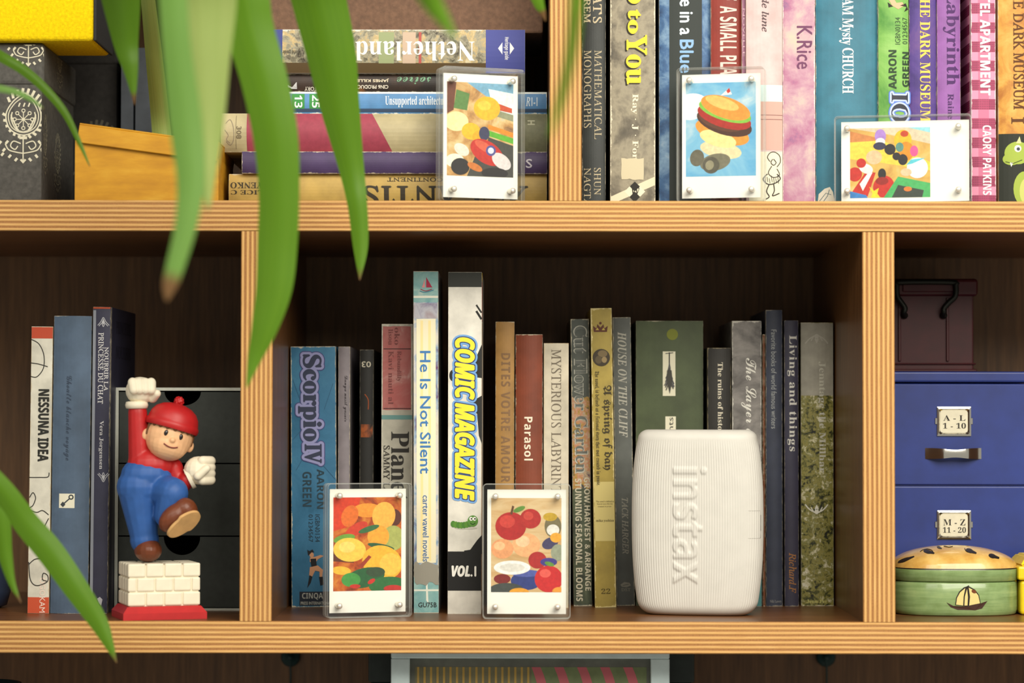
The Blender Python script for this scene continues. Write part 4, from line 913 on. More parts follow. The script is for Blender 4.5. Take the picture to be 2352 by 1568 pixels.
# ------------------------------------------------------------------ ribbed pocket printer
def printer():
    yaw = R(-11); Wd, Dp, H = 92.0, 36.0, 130.5
    p = at(1602, 784, 66)
    t = Thing('photo_printer', 'white pocket photo printer with fine vertical ribs standing before the green book', 'printer', (p.x, 66, Z0+.05), yaw=yaw)
    def A(z):   # half width: barrel outline with rounded ends
        u = z/H
        a = 46.4*(1-.115*(abs(u-.5)/.5)**2.6) - (0.8*max(0, .5-u))
        lo, hi = 9.0, 5.5
        if z < lo: a -= lo-math.sqrt(max(0, lo*lo-(lo-z)**2))
        if z > H-hi: a -= (hi-math.sqrt(max(0, hi*hi-(z-H+hi)**2)))*1.1
        return a
    def Cc(z):
        c = 18.0; r = 7.0
        if z < r: c -= r-math.sqrt(max(0, r*r-(r-z)**2))
        if z > H-r: c -= r-math.sqrt(max(0, r*r-(z-H+r)**2))
        return c
    # unit cross-section resampled by arc length (front half is ribbed)
    base = []
    for k in range(2001):
        a = math.pi+math.pi*k/2000; c, s = math.cos(a), math.sin(a)
        base.append((46*math.copysign(abs(c)**(2/3.4), c), 18*math.copysign(abs(s)**(2/3.0), s)))
    base = np.array(base); L = np.concatenate([[0], np.cumsum(np.hypot(*np.diff(base, axis=0).T))])
    NR, PER = 62, 6; nf = NR*PER
    ss = np.linspace(0, L[-1], nf+1); fx = np.interp(ss, L, base[:, 0])/46; fy = np.interp(ss, L, base[:, 1])/18
    rib = .30*np.abs(np.cos(np.pi*np.arange(nf+1)/PER))**.8
    nb = 28; ab = np.linspace(0, math.pi, nb+1)[1:-1]
    bx = np.sign(np.cos(ab))*np.abs(np.cos(ab))**(2/3.4); by = np.abs(np.sin(ab))**(2/3.0)
    zs = np.concatenate([9*(1-np.cos(np.linspace(0, math.pi/2, 14)[:-1])), np.linspace(9, H-7, 190), H-7+7*np.sin(np.linspace(0, math.pi/2, 12)[1:])])
    zs[0] = .02
    # raised lettering mask on the front
    xa, xb, za, zb = t.rect((1545, 1074, 1624, 1340), -18)
    v, fs = glyphs('instax', 'sb'); lo, hi = v.min(0), v.max(0); st = (v-lo)/(hi-lo)
    tx = xa+st[:, 1]*(xb-xa); tz = zb-st[:, 0]*(zb-za)
    nx_all = nf+1+nb-1
    GX = np.zeros((len(zs), nf+1)); GZ = np.repeat(zs[:, None], nf+1, 1)
    for j, z in enumerate(zs): GX[j] = fx*A(z)
    mask = np.zeros_like(GX)
    for f in fs:
        for k in range(1, len(f)-1):
            a, b, c = f[0], f[k], f[k+1]
            x1, z1, x2, z2, x3, z3 = tx[a], tz[a], tx[b], tz[b], tx[c], tz[c]
            den = (z2-z3)*(x1-x3)+(x3-x2)*(z1-z3)
            if abs(den) < 1e-9: continue
            l1 = ((z2-z3)*(GX-x3)+(x3-x2)*(GZ-z3))/den; l2 = ((z3-z1)*(GX-x3)+(x1-x3)*(GZ-z3))/den
            mask[(l1 >= 0) & (l2 >= 0) & (l1+l2 <= 1)] = 1
    mask[:, :nf//5] = 0; mask[:, 4*nf//5:] = 0
    for _ in range(2):
        m2 = mask.copy(); m2[1:-1] = (mask[:-2]+2*mask[1:-1]+mask[2:])/4; mask = m2
        m2 = mask.copy(); m2[:, 1:-1] = (mask[:, :-2]+2*mask[:, 1:-1]+mask[:, 2:])/4; mask = m2
    vs = []
    for j, z in enumerate(zs):
        a, c = A(z), Cc(z)
        fade = min(1, max(0, (z-4)/6))*min(1, max(0, (H-6-z)/7))
        hgt = rib*fade+mask[j]*.95
        for i in range(nf+1):
            x, y = fx[i]*a, fy[i]*c
            n = np.array([fx[i]**3/a, fy[i]**3/c]); l = math.hypot(*n) or 1
            vs.append((x+n[0]/l*hgt[i], y+n[1]/l*hgt[i], z))
        for x, y in zip(bx, by): vs.append((x*a, y*c, z))
    w = nf+1+nb-1; nzs = len(zs)
    g = G(); g.add(vs, [[j*w+i, j*w+(i+1) % w, (j+1)*w+(i+1) % w, (j+1)*w+i] for j in range(nzs-1) for i in range(w)], 0, True)
    g.add(vs[:w], [list(range(w))[::-1]]); g.add(vs[-w:], [list(range(w))])
    pw = M((208, 205, 197), .48, var=.015, vs=.08, spec=.35, name='white_plastic')
    g.build('body', pw, t.o)
    # latch on the right shoulder
    xs, z0, z1 = 41.0, t.px(1735, 1235, -8)[1], t.px(1735, 1172, -8)[1]
    g = G(); ln = []
    def side(sx, z):   # a point on the shell at fraction sx of the half width
        i = int(np.argmin(np.abs(fx[nf//2:]-sx)))+nf//2; n = np.array([fx[i]**3/A(z), fy[i]**3/Cc(z)]); n /= math.hypot(*n)
        return (fx[i]*A(z)+n[0]*.33, fy[i]*Cc(z)+n[1]*.33, z)
    pts = [side(.8, z0)]+[side(.8+.17*k/6, z0) for k in range(7)]+[side(.97, z0+(z1-z0)*k/6) for k in range(7)]+[side(.97-.17*k/6, z1) for k in range(7)]
    g.tube(pts, .09, 5); g.build('latch_seam', M((176, 172, 164), .6, var=0), t.o)
    g = G(); g.tube([side(.975, z0+5), side(.975, z1-3)], .14, 5); g.build('latch_slot', M((70, 68, 66), .6, var=0), t.o)
printer()

# ------------------------------------------------------------------ toy figurine on a brick block
def figurine():
    p = at(283, 1427, .8)
    t = Thing('toy_figurine', 'toy child in red cap, sweater and blue trousers jumping on a white brick block', 'figurine', (p.x, .8, Z0+.05), yaw=R(19))
    P = lambda px, py, y: (lambda q: (q[0], y, q[1]))(t.px(px, py, y))
    redp = M((186, 34, 36), .42, var=.03, spec=.45, name='red_plastic'); blup = M((48, 92, 160), .5, var=.04, spec=.4, name='blue_plastic')
    wht = M((238, 228, 204), .5, var=.02, spec=.35, name='white_plastic'); brn = M((112, 58, 34), .38, var=.05, name='brown_plastic')
    skin = M((238, 186, 140), .45, var=.03, name='skin_plastic'); hairm = M((116, 76, 44), .5, var=.05, name='hair_plastic')
    g = G()   # red plinth with a sloped rim
    def ring(i, z): return [(i, i, z), (58-i, i, z), (58-i, 45-i, z), (i, 45-i, z)]
    vs = ring(0, 0)+ring(0, 4.6)+ring(.5, 5.2)+ring(3.2, 8.6)+ring(3.8, 9.0)
    g.add(vs, [[3, 2, 1, 0], [16, 17, 18, 19]]+[[k*4+j, k*4+(j+1) % 4, (k+1)*4+(j+1) % 4, (k+1)*4+j] for k in range(4) for j in range(4)])
    g.build('plinth', redp, t.o)
    X0, X1, Y0, Y1, ZA, ZB = 3.6, 54.4, 3.6, 41.4, 9.05, 38.6
    G().box(X0+1.5, X1-1.5, Y0+1.5, Y1-1.5, ZA, ZB-1.5).build('mortar_core', wht, t.o)
    ch = (ZB-ZA)/3; bl = (X1-X0)/4; bw = (Y1-Y0)/4; cache = {}
    for c in range(3):
        xs = [X0+bl*k for k in range(5)] if c != 1 else [X0]+[X0+bl*(k+.5) for k in range(4)]+[X1]
        for i in range(len(xs)-1):
            for j in range(4):
                if c < 2 and 0 < i < len(xs)-2 and 0 < j < 3: continue
                L = round(xs[i+1]-xs[i], 3)
                if L not in cache:
                    o = G().box(.32, L-.32, .32, bw-.32, .32, ch-.32, bev=1.0, seg=2).build('brick', wht, t.o); cache[L] = o.data
                else:
                    o = bpy.data.objects.new('brick', cache[L]); COL.objects.link(o); o.parent = t.o
                o.location = Vector((xs[i], Y0+bw*j, ZA+ch*c))*MM
    YB = 22
    # trousers: hips, standing leg and the lifted leg
    g = G(); hip = P(325, 1118, YB); g.ell(hip, (17.5, 14.5, 15)); g.ell(P(338, 1090, YB), (18.5, 14.5, 13))
    g.cap(P(318, 1135, YB), 13.5, P(331, 1232, YB), 9.6); g.cap(P(331, 1230, YB), 9.8, P(332, 1240, YB), 10.2)
    g.cap(P(368, 1128, YB-3), 12.5, P(396, 1132, YB-17), 11.2); g.cap(P(396, 1134, YB-17), 11, P(384, 1182, YB-14), 9.2)
    tr = remeshed(g, .8, 4).build('trousers', blup, t.o)
    # sweater: chest, raised arm, bent arm
    g = G(); g.ell(P(348, 1068, YB), (17.2, 13.2, 13)); g.cap(P(322, 1060, YB), 8.2, P(316, 945, YB), 6.6); g.cap(P(395, 1076, YB), 8, P(412, 1116, YB-2), 6.6); g.cap(P(412, 1116, YB-2), 6.6, P(428, 1104, YB-8), 6)
    remeshed(g, .8, 4).build('sweater', redp, t.o)
    # mitten fists with cuffs
    def fist(c, r, dx, up_):
        g = G(); g.ell(c, (r, r*.9, r*.95)); cx, cy, cz = c
        for k in range(4):
            o = (k-1.5)*r*.42
            if dx > 0: g.cap((cx+r*.15, cy-r*.55, cz+o), r*.36-.08*abs(k-1.5), (cx+r*.75, cy-r*.35, cz+o), r*.34)
            else: g.cap((cx+o, cy-r*.6, cz+r*.55), r*.34, (cx+o*.95, cy-r*.85, cz+r*.05), r*.32)
        if dx > 0: g.cap((cx-r*.2, cy-r*.8, cz-r*.35), r*.3, (cx+r*.35, cy-r*.98, cz+r*.15), r*.26)
        else: g.cap((cx+r*.8, cy-r*.3, cz-r*.5), r*.34, (cx+r*1.0, cy-r*.75, cz-r*.2), r*.28)
        return remeshed(g, .45, 2)
    f1 = P(322, 897, YB); fist(f1, 10.2, -1, 1).build('mitten', wht, t.o)
    cf = P(314, 930, YB); g = G(); g.lathe([(5.5, -2.6), (7.4, -2.2), (8, 0), (7.4, 2.2), (5.5, 2.6)], 24, center=cf); g.build('mitten_cuff', wht, t.o)
    f2 = P(456, 1080, YB-10); fist(f2, 10.4, 1, 1).build('mitten', wht, t.o)
    g = G(); g.tube([P(432, 1100, YB-8.5), P(440, 1096, YB-9)], [7.6, 7.8], 20); g.build('mitten_cuff', wht, t.o)
    # shoes
    zt = ZB
    s = P(338, 1273, YB); g = G(); g.ell((s[0], s[1]-3, zt+8.2), (9.6, 12.5, 8.2)); g.cap((s[0]-1, s[1]+2, zt+9), 8, (s[0]-1, s[1]+2, zt+14), 7.6)
    o = remeshed(g, .6, 3); o.v = [(x, y, max(z, zt+.06)) for x, y, z in o.v]; o.build('shoe', brn, t.o)
    c = Vector(P(407, 1186, YB-24)); rot = Matrix.Rotation(R(-34), 3, 'Y') @ Matrix.Rotation(R(26), 3, 'X')
    g = G(); g.ell(c, (14.5, 8, 9.5), rot=rot); g.ell(c+rot @ Vector((7, 0, .3)), (8.5, 8.6, 9.4), rot=rot); remeshed(g, .6, 3).build('shoe', brn, t.o)
    g = G(); n = 36; prof = []
    for k in range(n):
        a = 2*math.pi*k/n; x = 13.4*math.cos(a); z = (8.4 if x > 0 else 7.0)*math.sin(a); prof.append((x, z))
    m3 = rot @ Matrix.Rotation(R(14), 3, 'X')
    vs = [c+m3 @ Vector((x, -7.4, z-1.2)) for x, z in prof]+[c+m3 @ Vector((x*.97, -9.4, z*.97-1.2)) for x, z in prof]
    g.add(vs, [[k, (k+1) % n, n+(k+1) % n, n+k] for k in range(n)], 0, True); g.add(vs[n:], [list(range(n))])
    g.build('shoe_sole', M((204, 160, 104), .6, var=.05), t.o)
    # head
    hc = Vector(P(388, 1002, YB-6)); hr = Matrix.Rotation(R(16), 3, 'Y')
    W = lambda x, y, z: hc+hr @ Vector((x, y, z))
    g = G(); g.ell(hc, (16.6, 15.5, 16.8), 24, rot=hr); g.ell(W(0, -3, -6), (14, 13, 11), 20, rot=hr); g.ell(W(0, -15.6, -2.6), (2.1, 2, 1.8), 12)
    for sx in (-1, 1): g.ell(W(16.4*sx, 0, -3), (2.6, 2.4, 4), 12, rot=hr)
    g.cap(hc+Vector((-3, 3, -12)), 7, P(352, 1055, YB), 7.5)
    remeshed(g, .55, 3).build('head', skin, t.o)
    def face(x, z, off=.15):   # point on the face
        y = -15.5*math.sqrt(max(0, 1-(x/16.6)**2-(z/16.8)**2)); y2 = -3-13*math.sqrt(max(0, 1-(x/14)**2-((z+6)/11)**2)) if (x/14)**2+((z+6)/11)**2 < 1 else 0
        return W(x, min(y, y2)-off, z)
    for sx in (-1, 1):
        g = G(); g.ell(face(5.2*sx, 1.2, -.5), (1.6, 1.0, 2.2), 14, rot=hr); g.build('eye', M((36, 30, 28), .2, var=0, spec=.6), t.o)
        g = G(); g.tube([face(x*sx, 5.6-abs(x-5.2)*.22, .05) for x in (3.2, 4.2, 5.2, 6.2, 7.2)], .42, 6); g.build('eyebrow', hairm, t.o)
    g = G(); g.tube([face(x, -7.6+.055*x*x, .0) for x in np.linspace(-5, 5, 13)], .5, 6); g.build('mouth', M((120, 44, 40), .5, var=0), t.o)
    # hair and knitted cap
    g = G()
    for k in range(9):
        a = R(-78+156*k/8); g.cap(W(15.2*math.sin(a), -14.2*math.cos(a)+.6, 8), 2.2, W(15.8*math.sin(a), -15.4*math.cos(a)+.4, 5.2-(k in (0, 8))*7), 1.5)
    g.ell(W(0, 5.5, -1), (15.6, 12.4, 14), 20, rot=hr); remeshed(g, .6, 2).build('hair', hairm, t.o)
    g = G(); n = 40
    prof = [(17.9, 5.2), (18.6, 6.2), (18.8, 8.0), (18.4, 9.6), (17.8, 10.2), (17.6, 12), (16.6, 15.5), (14.2, 19), (10.2, 21.7), (5.2, 23.2), (.01, 23.6)]
    vs = []
    for r, z in prof:
        for j in range(n):
            a = 2*math.pi*j/n; q = r*(1+.012*math.cos(n/2*a)*(z < 11)); vs.append(W(q*math.cos(a), q*.95*math.sin(a), z))
    g.add(vs, [[k*n+j, k*n+(j+1) % n, (k+1)*n+(j+1) % n, (k+1)*n+j] for k in range(len(prof)-1) for j in range(n)], 0, True)
    g.build('cap', redp, t.o)
    g = G()
    for k in range(26):
        a, h = k*2.4, 1-2*(k+.5)/26; q = math.sqrt(1-h*h); g.ell(W(2.6*q*math.cos(a), 2.6*q*math.sin(a), 25.2+2.6*h), 1.3, 8)
    remeshed(g, .4, 1).build('bobble', redp, t.o)
figurine()

# ------------------------------------------------------------------ dark drawer chest behind the figurine
def chest():
    y0 = 92; xl, xr = at(264, 1100, y0).x, DL[0]-.6; zt = at(400, 890, y0).z; w = xr-xl; dp = 150
    t = Thing('drawer_chest', 'small charcoal drawer chest with pale rims behind the figurine', 'drawer chest', (xl, y0, Z0+.05))
    ch = M((58, 62, 58), .7, vs=.2, var=.06, bump=.05); wh = M((206, 208, 196), .6, var=.03)
    g = G(); e = 2.2
    for b in ((0, e, 2, dp, 0, zt), (w-e, w, 2, dp, 0, zt), (e, w-e, 2, dp, 0, e), (e, w-e, 2, dp, zt-e, zt), (e, w-e, dp-e, dp, e, zt-e)): g.box(*b)
    g.build('case', ch, t.o)
    g = G()
    for b in ((0, e, 0, 2, 0, zt), (w-e, w, 0, 2, 0, zt), (e, w-e, 0, 2, 0, e*.7), (e, w-e, 0, 2, zt-e, zt)): g.box(*b)
    g.build('front_rim', wh, t.o)
    cuts = [zt-e-.4, t.px(400, 1064)[1], t.px(400, 1231)[1], e*.7+.4]
    nc = t.px(418, 1100)[0]; nr = (t.px(460, 1100)[0]-t.px(376, 1100)[0])/2
    for k in range(3):
        z1, z0 = cuts[k]-.5, cuts[k+1]+.5
        o = bpy.data.objects.new('drawer', None)
        dep = nr*(.75 if k == 0 else 1.0)
        out = [(e+.5, z0), (w-e-.5, z0), (w-e-.5, z1)]+[(nc+nr*math.cos(a), z1-dep*math.sin(a)) for a in np.linspace(0, math.pi, 19)]+[(e+.5, z1)]
        g = G(); n = len(out)
        # front plate as a fan-free strip: left block, right block and under-notch columns
        mid = out[3:-1]
        g.prism([(e+.5, z0), (mid[-1][0], z0), (mid[-1][0], z1), (e+.5, z1)], 1.2, 3.6); g.prism([(mid[0][0], z0), (w-e-.5, z0), (w-e-.5, z1), (mid[0][0], z1)], 1.2, 3.6)
        for a, b in zip(mid[1:], mid[:-1]): g.prism([(a[0], z0), (b[0], z0), b, a], 1.2, 3.6)
        g.box(e+.6, w-e-.6, 3.6, dp-12, z0, z0+1.5); g.box(e+.6, e+2, 3.6, dp-12, z0, z1-4); g.box(w-e-2, w-e-.6, 3.6, dp-12, z0, z1-4)
        bpy.data.objects.remove(o)
        g.build('drawer', ch, t.o)
chest()

# ------------------------------------------------------------------ right compartment: blue drawers, maroon tin, painted box, yellow box
def cabinet():
    y0 = 128; xl = DR[1]+2; xr = at(2392, 1100, y0).x; w = xr-xl; zt = at(2200, 853, y0).z; dp = 145
    t = Thing('drawer_cabinet', 'royal blue two-drawer filing cabinet with polished label holders', 'cabinet', (xl, y0, Z0+.05))
    bl = M((36, 54, 126), .38, vs=.05, var=.06, bump=.05, bs=3, spec=.5, name='blue_enamel')
    za = t.px(2200, 879)[1]; zb = t.px(2200, 1115)[1]
    g = G(); g.box(0, w, 1.2, dp, 0, za-.5, bev=.6, seg=1); g.build('case', bl, t.o)
    G().box(-.6, w+.6, -1.2, dp, za+.4, zt, bev=1.6, seg=3).build('lid', bl, t.o)
    for z0, z1, ya, yb, l1, l2, hy in ((zb+.6, za-.9, 934, 1001, ('A - L', 953, 966), ('1 - 10', 971, 984), 1041), (1.0, zb-.6, 1172, 1238, ('M - Z', 1192, 1206), ('11 - 20', 1210, 1223), 1279)):
        d = G().box(1.2, w-1.2, -.8, 2, z0, z1, bev=.8, seg=2).build('drawer', bl, t.o)
        x0, x1, zc0, zc1 = t.rect((2152, ya, 2230, yb), -1)
        g = G(); h = zc1-zc0; ww = x1-x0; cx = (x0+x1)/2
        o = [(cx+x, zc0+z) for x, z in rrect(ww, h, .3, 4)]; i = [(cx+x, zc0+2.3+z) for x, z in rrect(ww-4.6, h-4.6, 2.2, 4)]; i2 = [(cx+x, zc0+1.3+z) for x, z in rrect(ww-2.6, h-2.6, 1.4, 4)]
        n = len(o); vs = [(x, -.85, z) for x, z in o]+[(x, -1.9, z) for x, z in o]+[(x, -2.3, z) for x, z in i2]+[(x, -1.2, z) for x, z in i]
        g.add(vs, [[k*n+j, k*n+(j+1) % n, (k+1)*n+(j+1) % n, (k+1)*n+j] for k in range(3) for j in range(n)])
        for sx in (x0-1.4, x1-.2): g.box(sx, sx+1.6, -1.5, -.8, zc0+h*.4, zc0+h*.62, bev=.2, seg=1)
        g.build('label_holder', CHROME, d)
        G().box(x0+1.8, x1-1.8, -1.15, -.85, zc0+1.8, zc1-1.8).build('label_card', M((226, 220, 196), .7, var=.03), d)
        for (s, a, b), xr_ in ((l1, (2166, 2217)), (l2, (2165, 2218))):
            T(t, s, 'b', (xr_[0], a, xr_[1], b), 'h', c=(48, 44, 40), lift=1.25, name='label_lettering', parent=d)
        # bow handle: a waisted strip curving out of the drawer
        hx0, hz = t.px(2125, hy, -1); hx1 = t.px(2254, hy, -1)[0]; g = G(); vs = []; n = 24
        for k in range(n+1):
            s = k/n; x = hx0+(hx1-hx0)*s; y = -.85-8.5*min(1, math.sin(math.pi*s)*1.25)**1.3 if 0 < s < 1 else -.85
            hh = 4.0-1.2*math.sin(math.pi*s)**4
            vs += [(x, y, hz-hh), (x, y-.25, hz-hh*.5), (x, y-.3, hz), (x, y-.25, hz+hh*.5), (x, y, hz+hh)]
        g.add(vs, [[k*5+j, k*5+j+1, (k+1)*5+j+1, (k+1)*5+j] for k in range(n) for j in range(4)], 0, True)
        vb = []
        for k in range(n+1):
            lo, hi = vs[k*5], vs[k*5+4]; vb += [lo, (lo[0], lo[1]+1, lo[2]), hi, (hi[0], hi[1]+1, hi[2])]
        g.add(vb, [f for k in range(n) for f in ([4*k, 4*k+1, 4*k+5, 4*k+4], [4*k+2, 4*k+6, 4*k+7, 4*k+3], [4*k+1, 4*k+3, 4*k+7, 4*k+5])])
        g.build('handle', CHROME, d)
    return zt, y0, dp
cab_z, cab_y, cab_d = cabinet()
def maroon():
    y0 = 150; z0 = cab_z+.12
    p = at(2150, 760, y0+8); k = F/(D+y0)
    t = Thing('metal_box', 'dark maroon metal box with wire handle on top of the blue cabinet', 'box', (p.x, y0+8, z0), yaw=R(-3))
    mr = M((70, 18, 24), .4, vs=.08, var=.1, spec=.4, name='maroon_enamel')
    L, Rr, _, ztop = t.rect((2032, 640, 2236, 845)); zt = t.px(2150, 640)[1]; zl = t.px(2150, 680)[1]
    xl, xr = L, Rr; dp = 95
    G().box(xl, xr, 0, dp, 0, zl+2, bev=1.2, seg=2).build('body', mr, t.o)
    G().box(xl-2.5, xr+3.2, -2.8, dp+2.5, zl, zt, bev=2.6, seg=3).build('lid', mr, t.o)
    g = G()
    for z, h, o in ((.2, 2.0, 2.2), (5.5, 1.2, 1.6)): g.box(xl-o, xr+o, -o, dp+o, z, z+h, bev=.5, seg=1)
    g.build('base_flange', mr, t.o)
    xa, xb = t.px(2066, 760)[0], t.px(2176, 760)[0]
    for x in (xa, xb): G().box(x-1.0, x+1.0, -2.0, .4, 8, zl-1, bev=.4, seg=1).build('corner_rib', mr, t.o)
    G().box(xa+2, xb+6, -4.0, -2.6, zl+3, zt-2.5, bev=.6, seg=1).build('lid_plate', mr, t.o)
    y = -7; q = lambda px, py, yy=y: (lambda c: (c[0], yy, c[1]))(t.px(px, py, yy))
    pts = [q(2078, 726, -2.2), q(2076, 716), q(2079, 708), q(2070, 694), q(2061, 680), q(2060, 655), q(2068, 648), q(2186, 648), q(2195, 655), q(2194, 680), q(2180, 694), q(2168, 708), q(2168, 716), q(2166, 726, -2.2)]
    g = G(); g.tube(curve([tuple(v) for v in pts], 4), 2.1, 8)
    for px in (2077, 2167): g.ell(q(px, 724, -2.0), (3, 1.8, 2.6), 10)
    g.build('wire_handle', M((36, 38, 34), .4, .6, var=0, name='dark_wire'), t.o)
maroon()
def trinket():
    yc = 82; p = at(2190, 1400, yc); a, b = 44.6, 33
    t = Thing('trinket_box', 'oval green lacquer box with yellow domed lid and painted sailboat', 'box', (p.x, yc, Z0+.05))
    n = NT('green_lacquer'); st = n.noise(n.scale(.02, .02, .35), 1, 5, .65); bl = n.noise(n.obj(), .09, 4)
    f = n.math('ADD', n.math('MULTIPLY', st, .6), n.math('MULTIPLY', bl, .4))
    col = n.ramp(f, [(.34, (110, 134, 76)), (.5, (134, 160, 104)), (.66, (156, 178, 118)), (.8, (194, 202, 148))])
    chip = n.math('GREATER_THAN', n.noise(n.obj(), .22, 4, .7), .73); col = n.mix(chip, col, lin((206, 196, 150)))
    n.bump(bl, .15); green = n.fin(col, .22, 0, .5, .3)
    n = NT('yellow_lacquer'); bl = n.noise(n.obj(), .07, 4)
    yel = n.fin(n.ramp(bl, [(.35, (206, 158, 78)), (.55, (226, 184, 104)), (.7, (236, 202, 132))]), .2, 0, .5, .3)
    NA = 64; ex = 2/2.5
    def sq(r, z, sc=1.0):
        return [(math.copysign(abs(math.cos(q))**ex, math.cos(q))*a*r, math.copysign(abs(math.sin(q))**ex, math.sin(q))*b*r*sc, z) for q in (2*math.pi*k/NA for k in range(NA))]
    def loft(name, rings, mats, mi=None):
        g = G(); vs = [v for r in rings for v in r]; k = len(rings)
        b0 = len(g.v); g.v += [tuple(v) for v in vs]
        for i in range(k-1):
            for j in range(NA): g.f.append([i*NA+j, i*NA+(j+1) % NA, (i+1)*NA+(j+1) % NA, (i+1)*NA+j]); g.m.append(mi[i] if mi else 0); g.s.append(True)
        g.f += [list(range(NA))[::-1], list(range((k-1)*NA, k*NA))]; g.m += [mi[0] if mi else 0, mi[-1] if mi else 0]; g.s += [False, True]
        return g.build(name, mats, t.o)
    zb = t.px(2190, 1337, -b)[1]; zr = t.px(2190, 1309, -b)[1]; za = t.px(2190, 1252, -4)[1]
    loft('body', [sq(.95, 0), sq(.985, 1.0), sq(1, 4), sq(1, zb-1.2), sq(.985, zb-.3)], [green])
    blk = M((44, 38, 30), .35, var=0)
    dome = [(1.0, 0)]+[(math.cos(x), math.sin(x)) for x in np.linspace(.12, 1.5, 12)]
    hd = za-zr
    rings = [sq(.985, zb+.1), sq(1.01, zb+.8), sq(1.015, zr-.8), sq(1.012, zr), sq(1.0, zr+.9)]+[sq(r, zr+.9+(hd-.9)*h) for r, h in dome[1:]]
    loft('lid', rings, [green, blk, yel], [0, 0, 0, 1]+[2]*(len(rings)-5))
    t.surf = lambda x, z: -b*max(0, 1-abs(x/a)**2.5)**(1/2.5); t.curved = 2*a
    t.curved = 0
    DK, CR = (62, 36, 26), (226, 208, 138)
    sh = lambda it, nm: shapes(t, it, name=nm, lift=.25, y=-b)
    sh([('p', DK, [(2174, 1383), (2190, 1391), (2222, 1392), (2250, 1386), (2269, 1380), (2256, 1397), (2240, 1401), (2200, 1400), (2184, 1394)]),
        ('p', (40, 34, 28), [(2194, 1389), (2196, 1372), (2203, 1358), (2214, 1348), (2222, 1346), (2226, 1346), (2240, 1354), (2249, 1366), (2253, 1386), (2222, 1392)]),
        ('p', CR, [(2196, 1388), (2198, 1373), (2205, 1360), (2217, 1350), (2213, 1370), (2212, 1390)]), ('p', CR, [(2215, 1390), (2216, 1370), (2221, 1352), (2223, 1370), (2222, 1390)]), ('p', CR, [(2226, 1390), (2228, 1370), (2225, 1349), (2238, 1356), (2247, 1367), (2251, 1385)]),
        ('e', (112, 60, 30), 2237, 1358, 6, 4, .4), ('p', (40, 34, 28), [(2224, 1349), (2220, 1346), (2226, 1343)])], 'sailboat_painting')
    ph, rr = np.meshgrid(np.linspace(math.pi, 2*math.pi, 500), np.linspace(.02, .999, 260))
    ca, sa = np.cos(ph), np.sin(ph)
    gx = np.sign(ca)*np.abs(ca)**ex*a*rr; gy = np.sign(sa)*np.abs(sa)**ex*b*rr; gz = zr+.9+(hd-.9)*np.sqrt(1-rr**2)
    wp = np.stack([gx+p.x, gy+yc, gz+Z0], -1)-np.array(CAM); dp = wp @ np.array(fwd)
    gu = 1176+F*(wp @ np.array(rt))/dp; gv = 784-F*(wp @ np.array(up))/dp
    def on(u, v):
        k = int(np.argmin((gu-u)**2+(gv-v)**2)); q = Vector((gx.flat[k], gy.flat[k], gz.flat[k]))
        return q+Vector((q.x/a**2, q.y/b**2, (q.z-zr)/hd**2)).normalized()*.25
    g = G()
    def blot(pts):
        c = (sum(q[0] for q in pts)/len(pts), sum(q[1] for q in pts)/len(pts)); n = len(pts)
        vs = [on(*c)]+[on(c[0]+(q[0]-c[0])*.5, c[1]+(q[1]-c[1])*.5) for q in pts]+[on(*q) for q in pts]
        g.add(vs, [[0, 1+k, 1+(k+1) % n] for k in range(n)]+[[1+k, 1+n+k, 1+n+(k+1) % n, 1+(k+1) % n] for k in range(n)])
    def drop(cx, cy, rx, ry, ro, tail):
        out = []
        for q in np.linspace(0, 2*math.pi, 17)[:-1]:
            u, v = rx*math.cos(q), ry*math.sin(q)
            if math.cos(q) > .85: u += tail
            out.append((cx+u*math.cos(ro)-v*math.sin(ro), cy+u*math.sin(ro)+v*math.cos(ro)))
        blot(out)
    for d_ in ((2131, 1267, 10, 4.5, .25, 6), (2227, 1265, 9, 5, .35, 8), (2279, 1277, 9, 5, .3, 8), (2157, 1257.5, 5, 2.6, .4, 2), (2078, 1286, 16, 4, -.35, 8)): drop(*d_)
    for pts in (curve([(2114, 1267), (2120, 1263), (2130, 1261), (2140, 1264), (2144, 1270)], 6), curve([(2216, 1260), (2220, 1267), (2230, 1270)], 6), curve([(2168, 1254.5), (2180, 1257), (2188, 1255)], 6)):
        g.tube([on(*q) for q in pts], .28, 5)
    g.build('lid_painting', M((40, 34, 28), .35, var=0), t.o)
trinket()
def yellowbox():
    y0 = 62; p = at(2338, 1400, y0)
    t = Thing('plastic_box', 'bright yellow plastic box at the right edge beside the oval box', 'box', (p.x, y0, Z0+.05))
    ym = M((240, 208, 30), .35, var=.03, spec=.5, name='yellow_plastic')
    z1 = t.px(2345, 1332)[1]; z2 = t.px(2345, 1300)[1]; z3 = t.px(2345, 1276)[1]
    G().box(2, 60, 0, 50, 0, z1, bev=2.5, seg=3).build('body', ym, t.o)
    G().box(0, 62, -2, 52, z1+.1, z2, bev=1.6, seg=2).build('lid', ym, t.o)
    g = G(); vs = [(2, 0, z2), (60, 0, z2), (60, 50, z2), (2, 50, z2), (8, 6, z3), (54, 6, z3), (54, 44, z3), (8, 44, z3)]
    bm = bmesh.new(); bv = [bm.verts.new(v) for v in vs]
    for f in ((3, 2, 1, 0), (4, 5, 6, 7), (0, 1, 5, 4), (1, 2, 6, 5), (2, 3, 7, 6), (3, 0, 4, 7)): bm.faces.new([bv[i] for i in f])
    bmesh.ops.bevel(bm, geom=list(bm.edges), offset=1.5, segments=2, affect='EDGES'); g.bm(bm); g.build('lid_top', ym, t.o)
    G().box(-2.0, .5, 6, 40, z1-9, z1+4, bev=.8, seg=2).build('clasp', ym, t.o)
yellowbox()

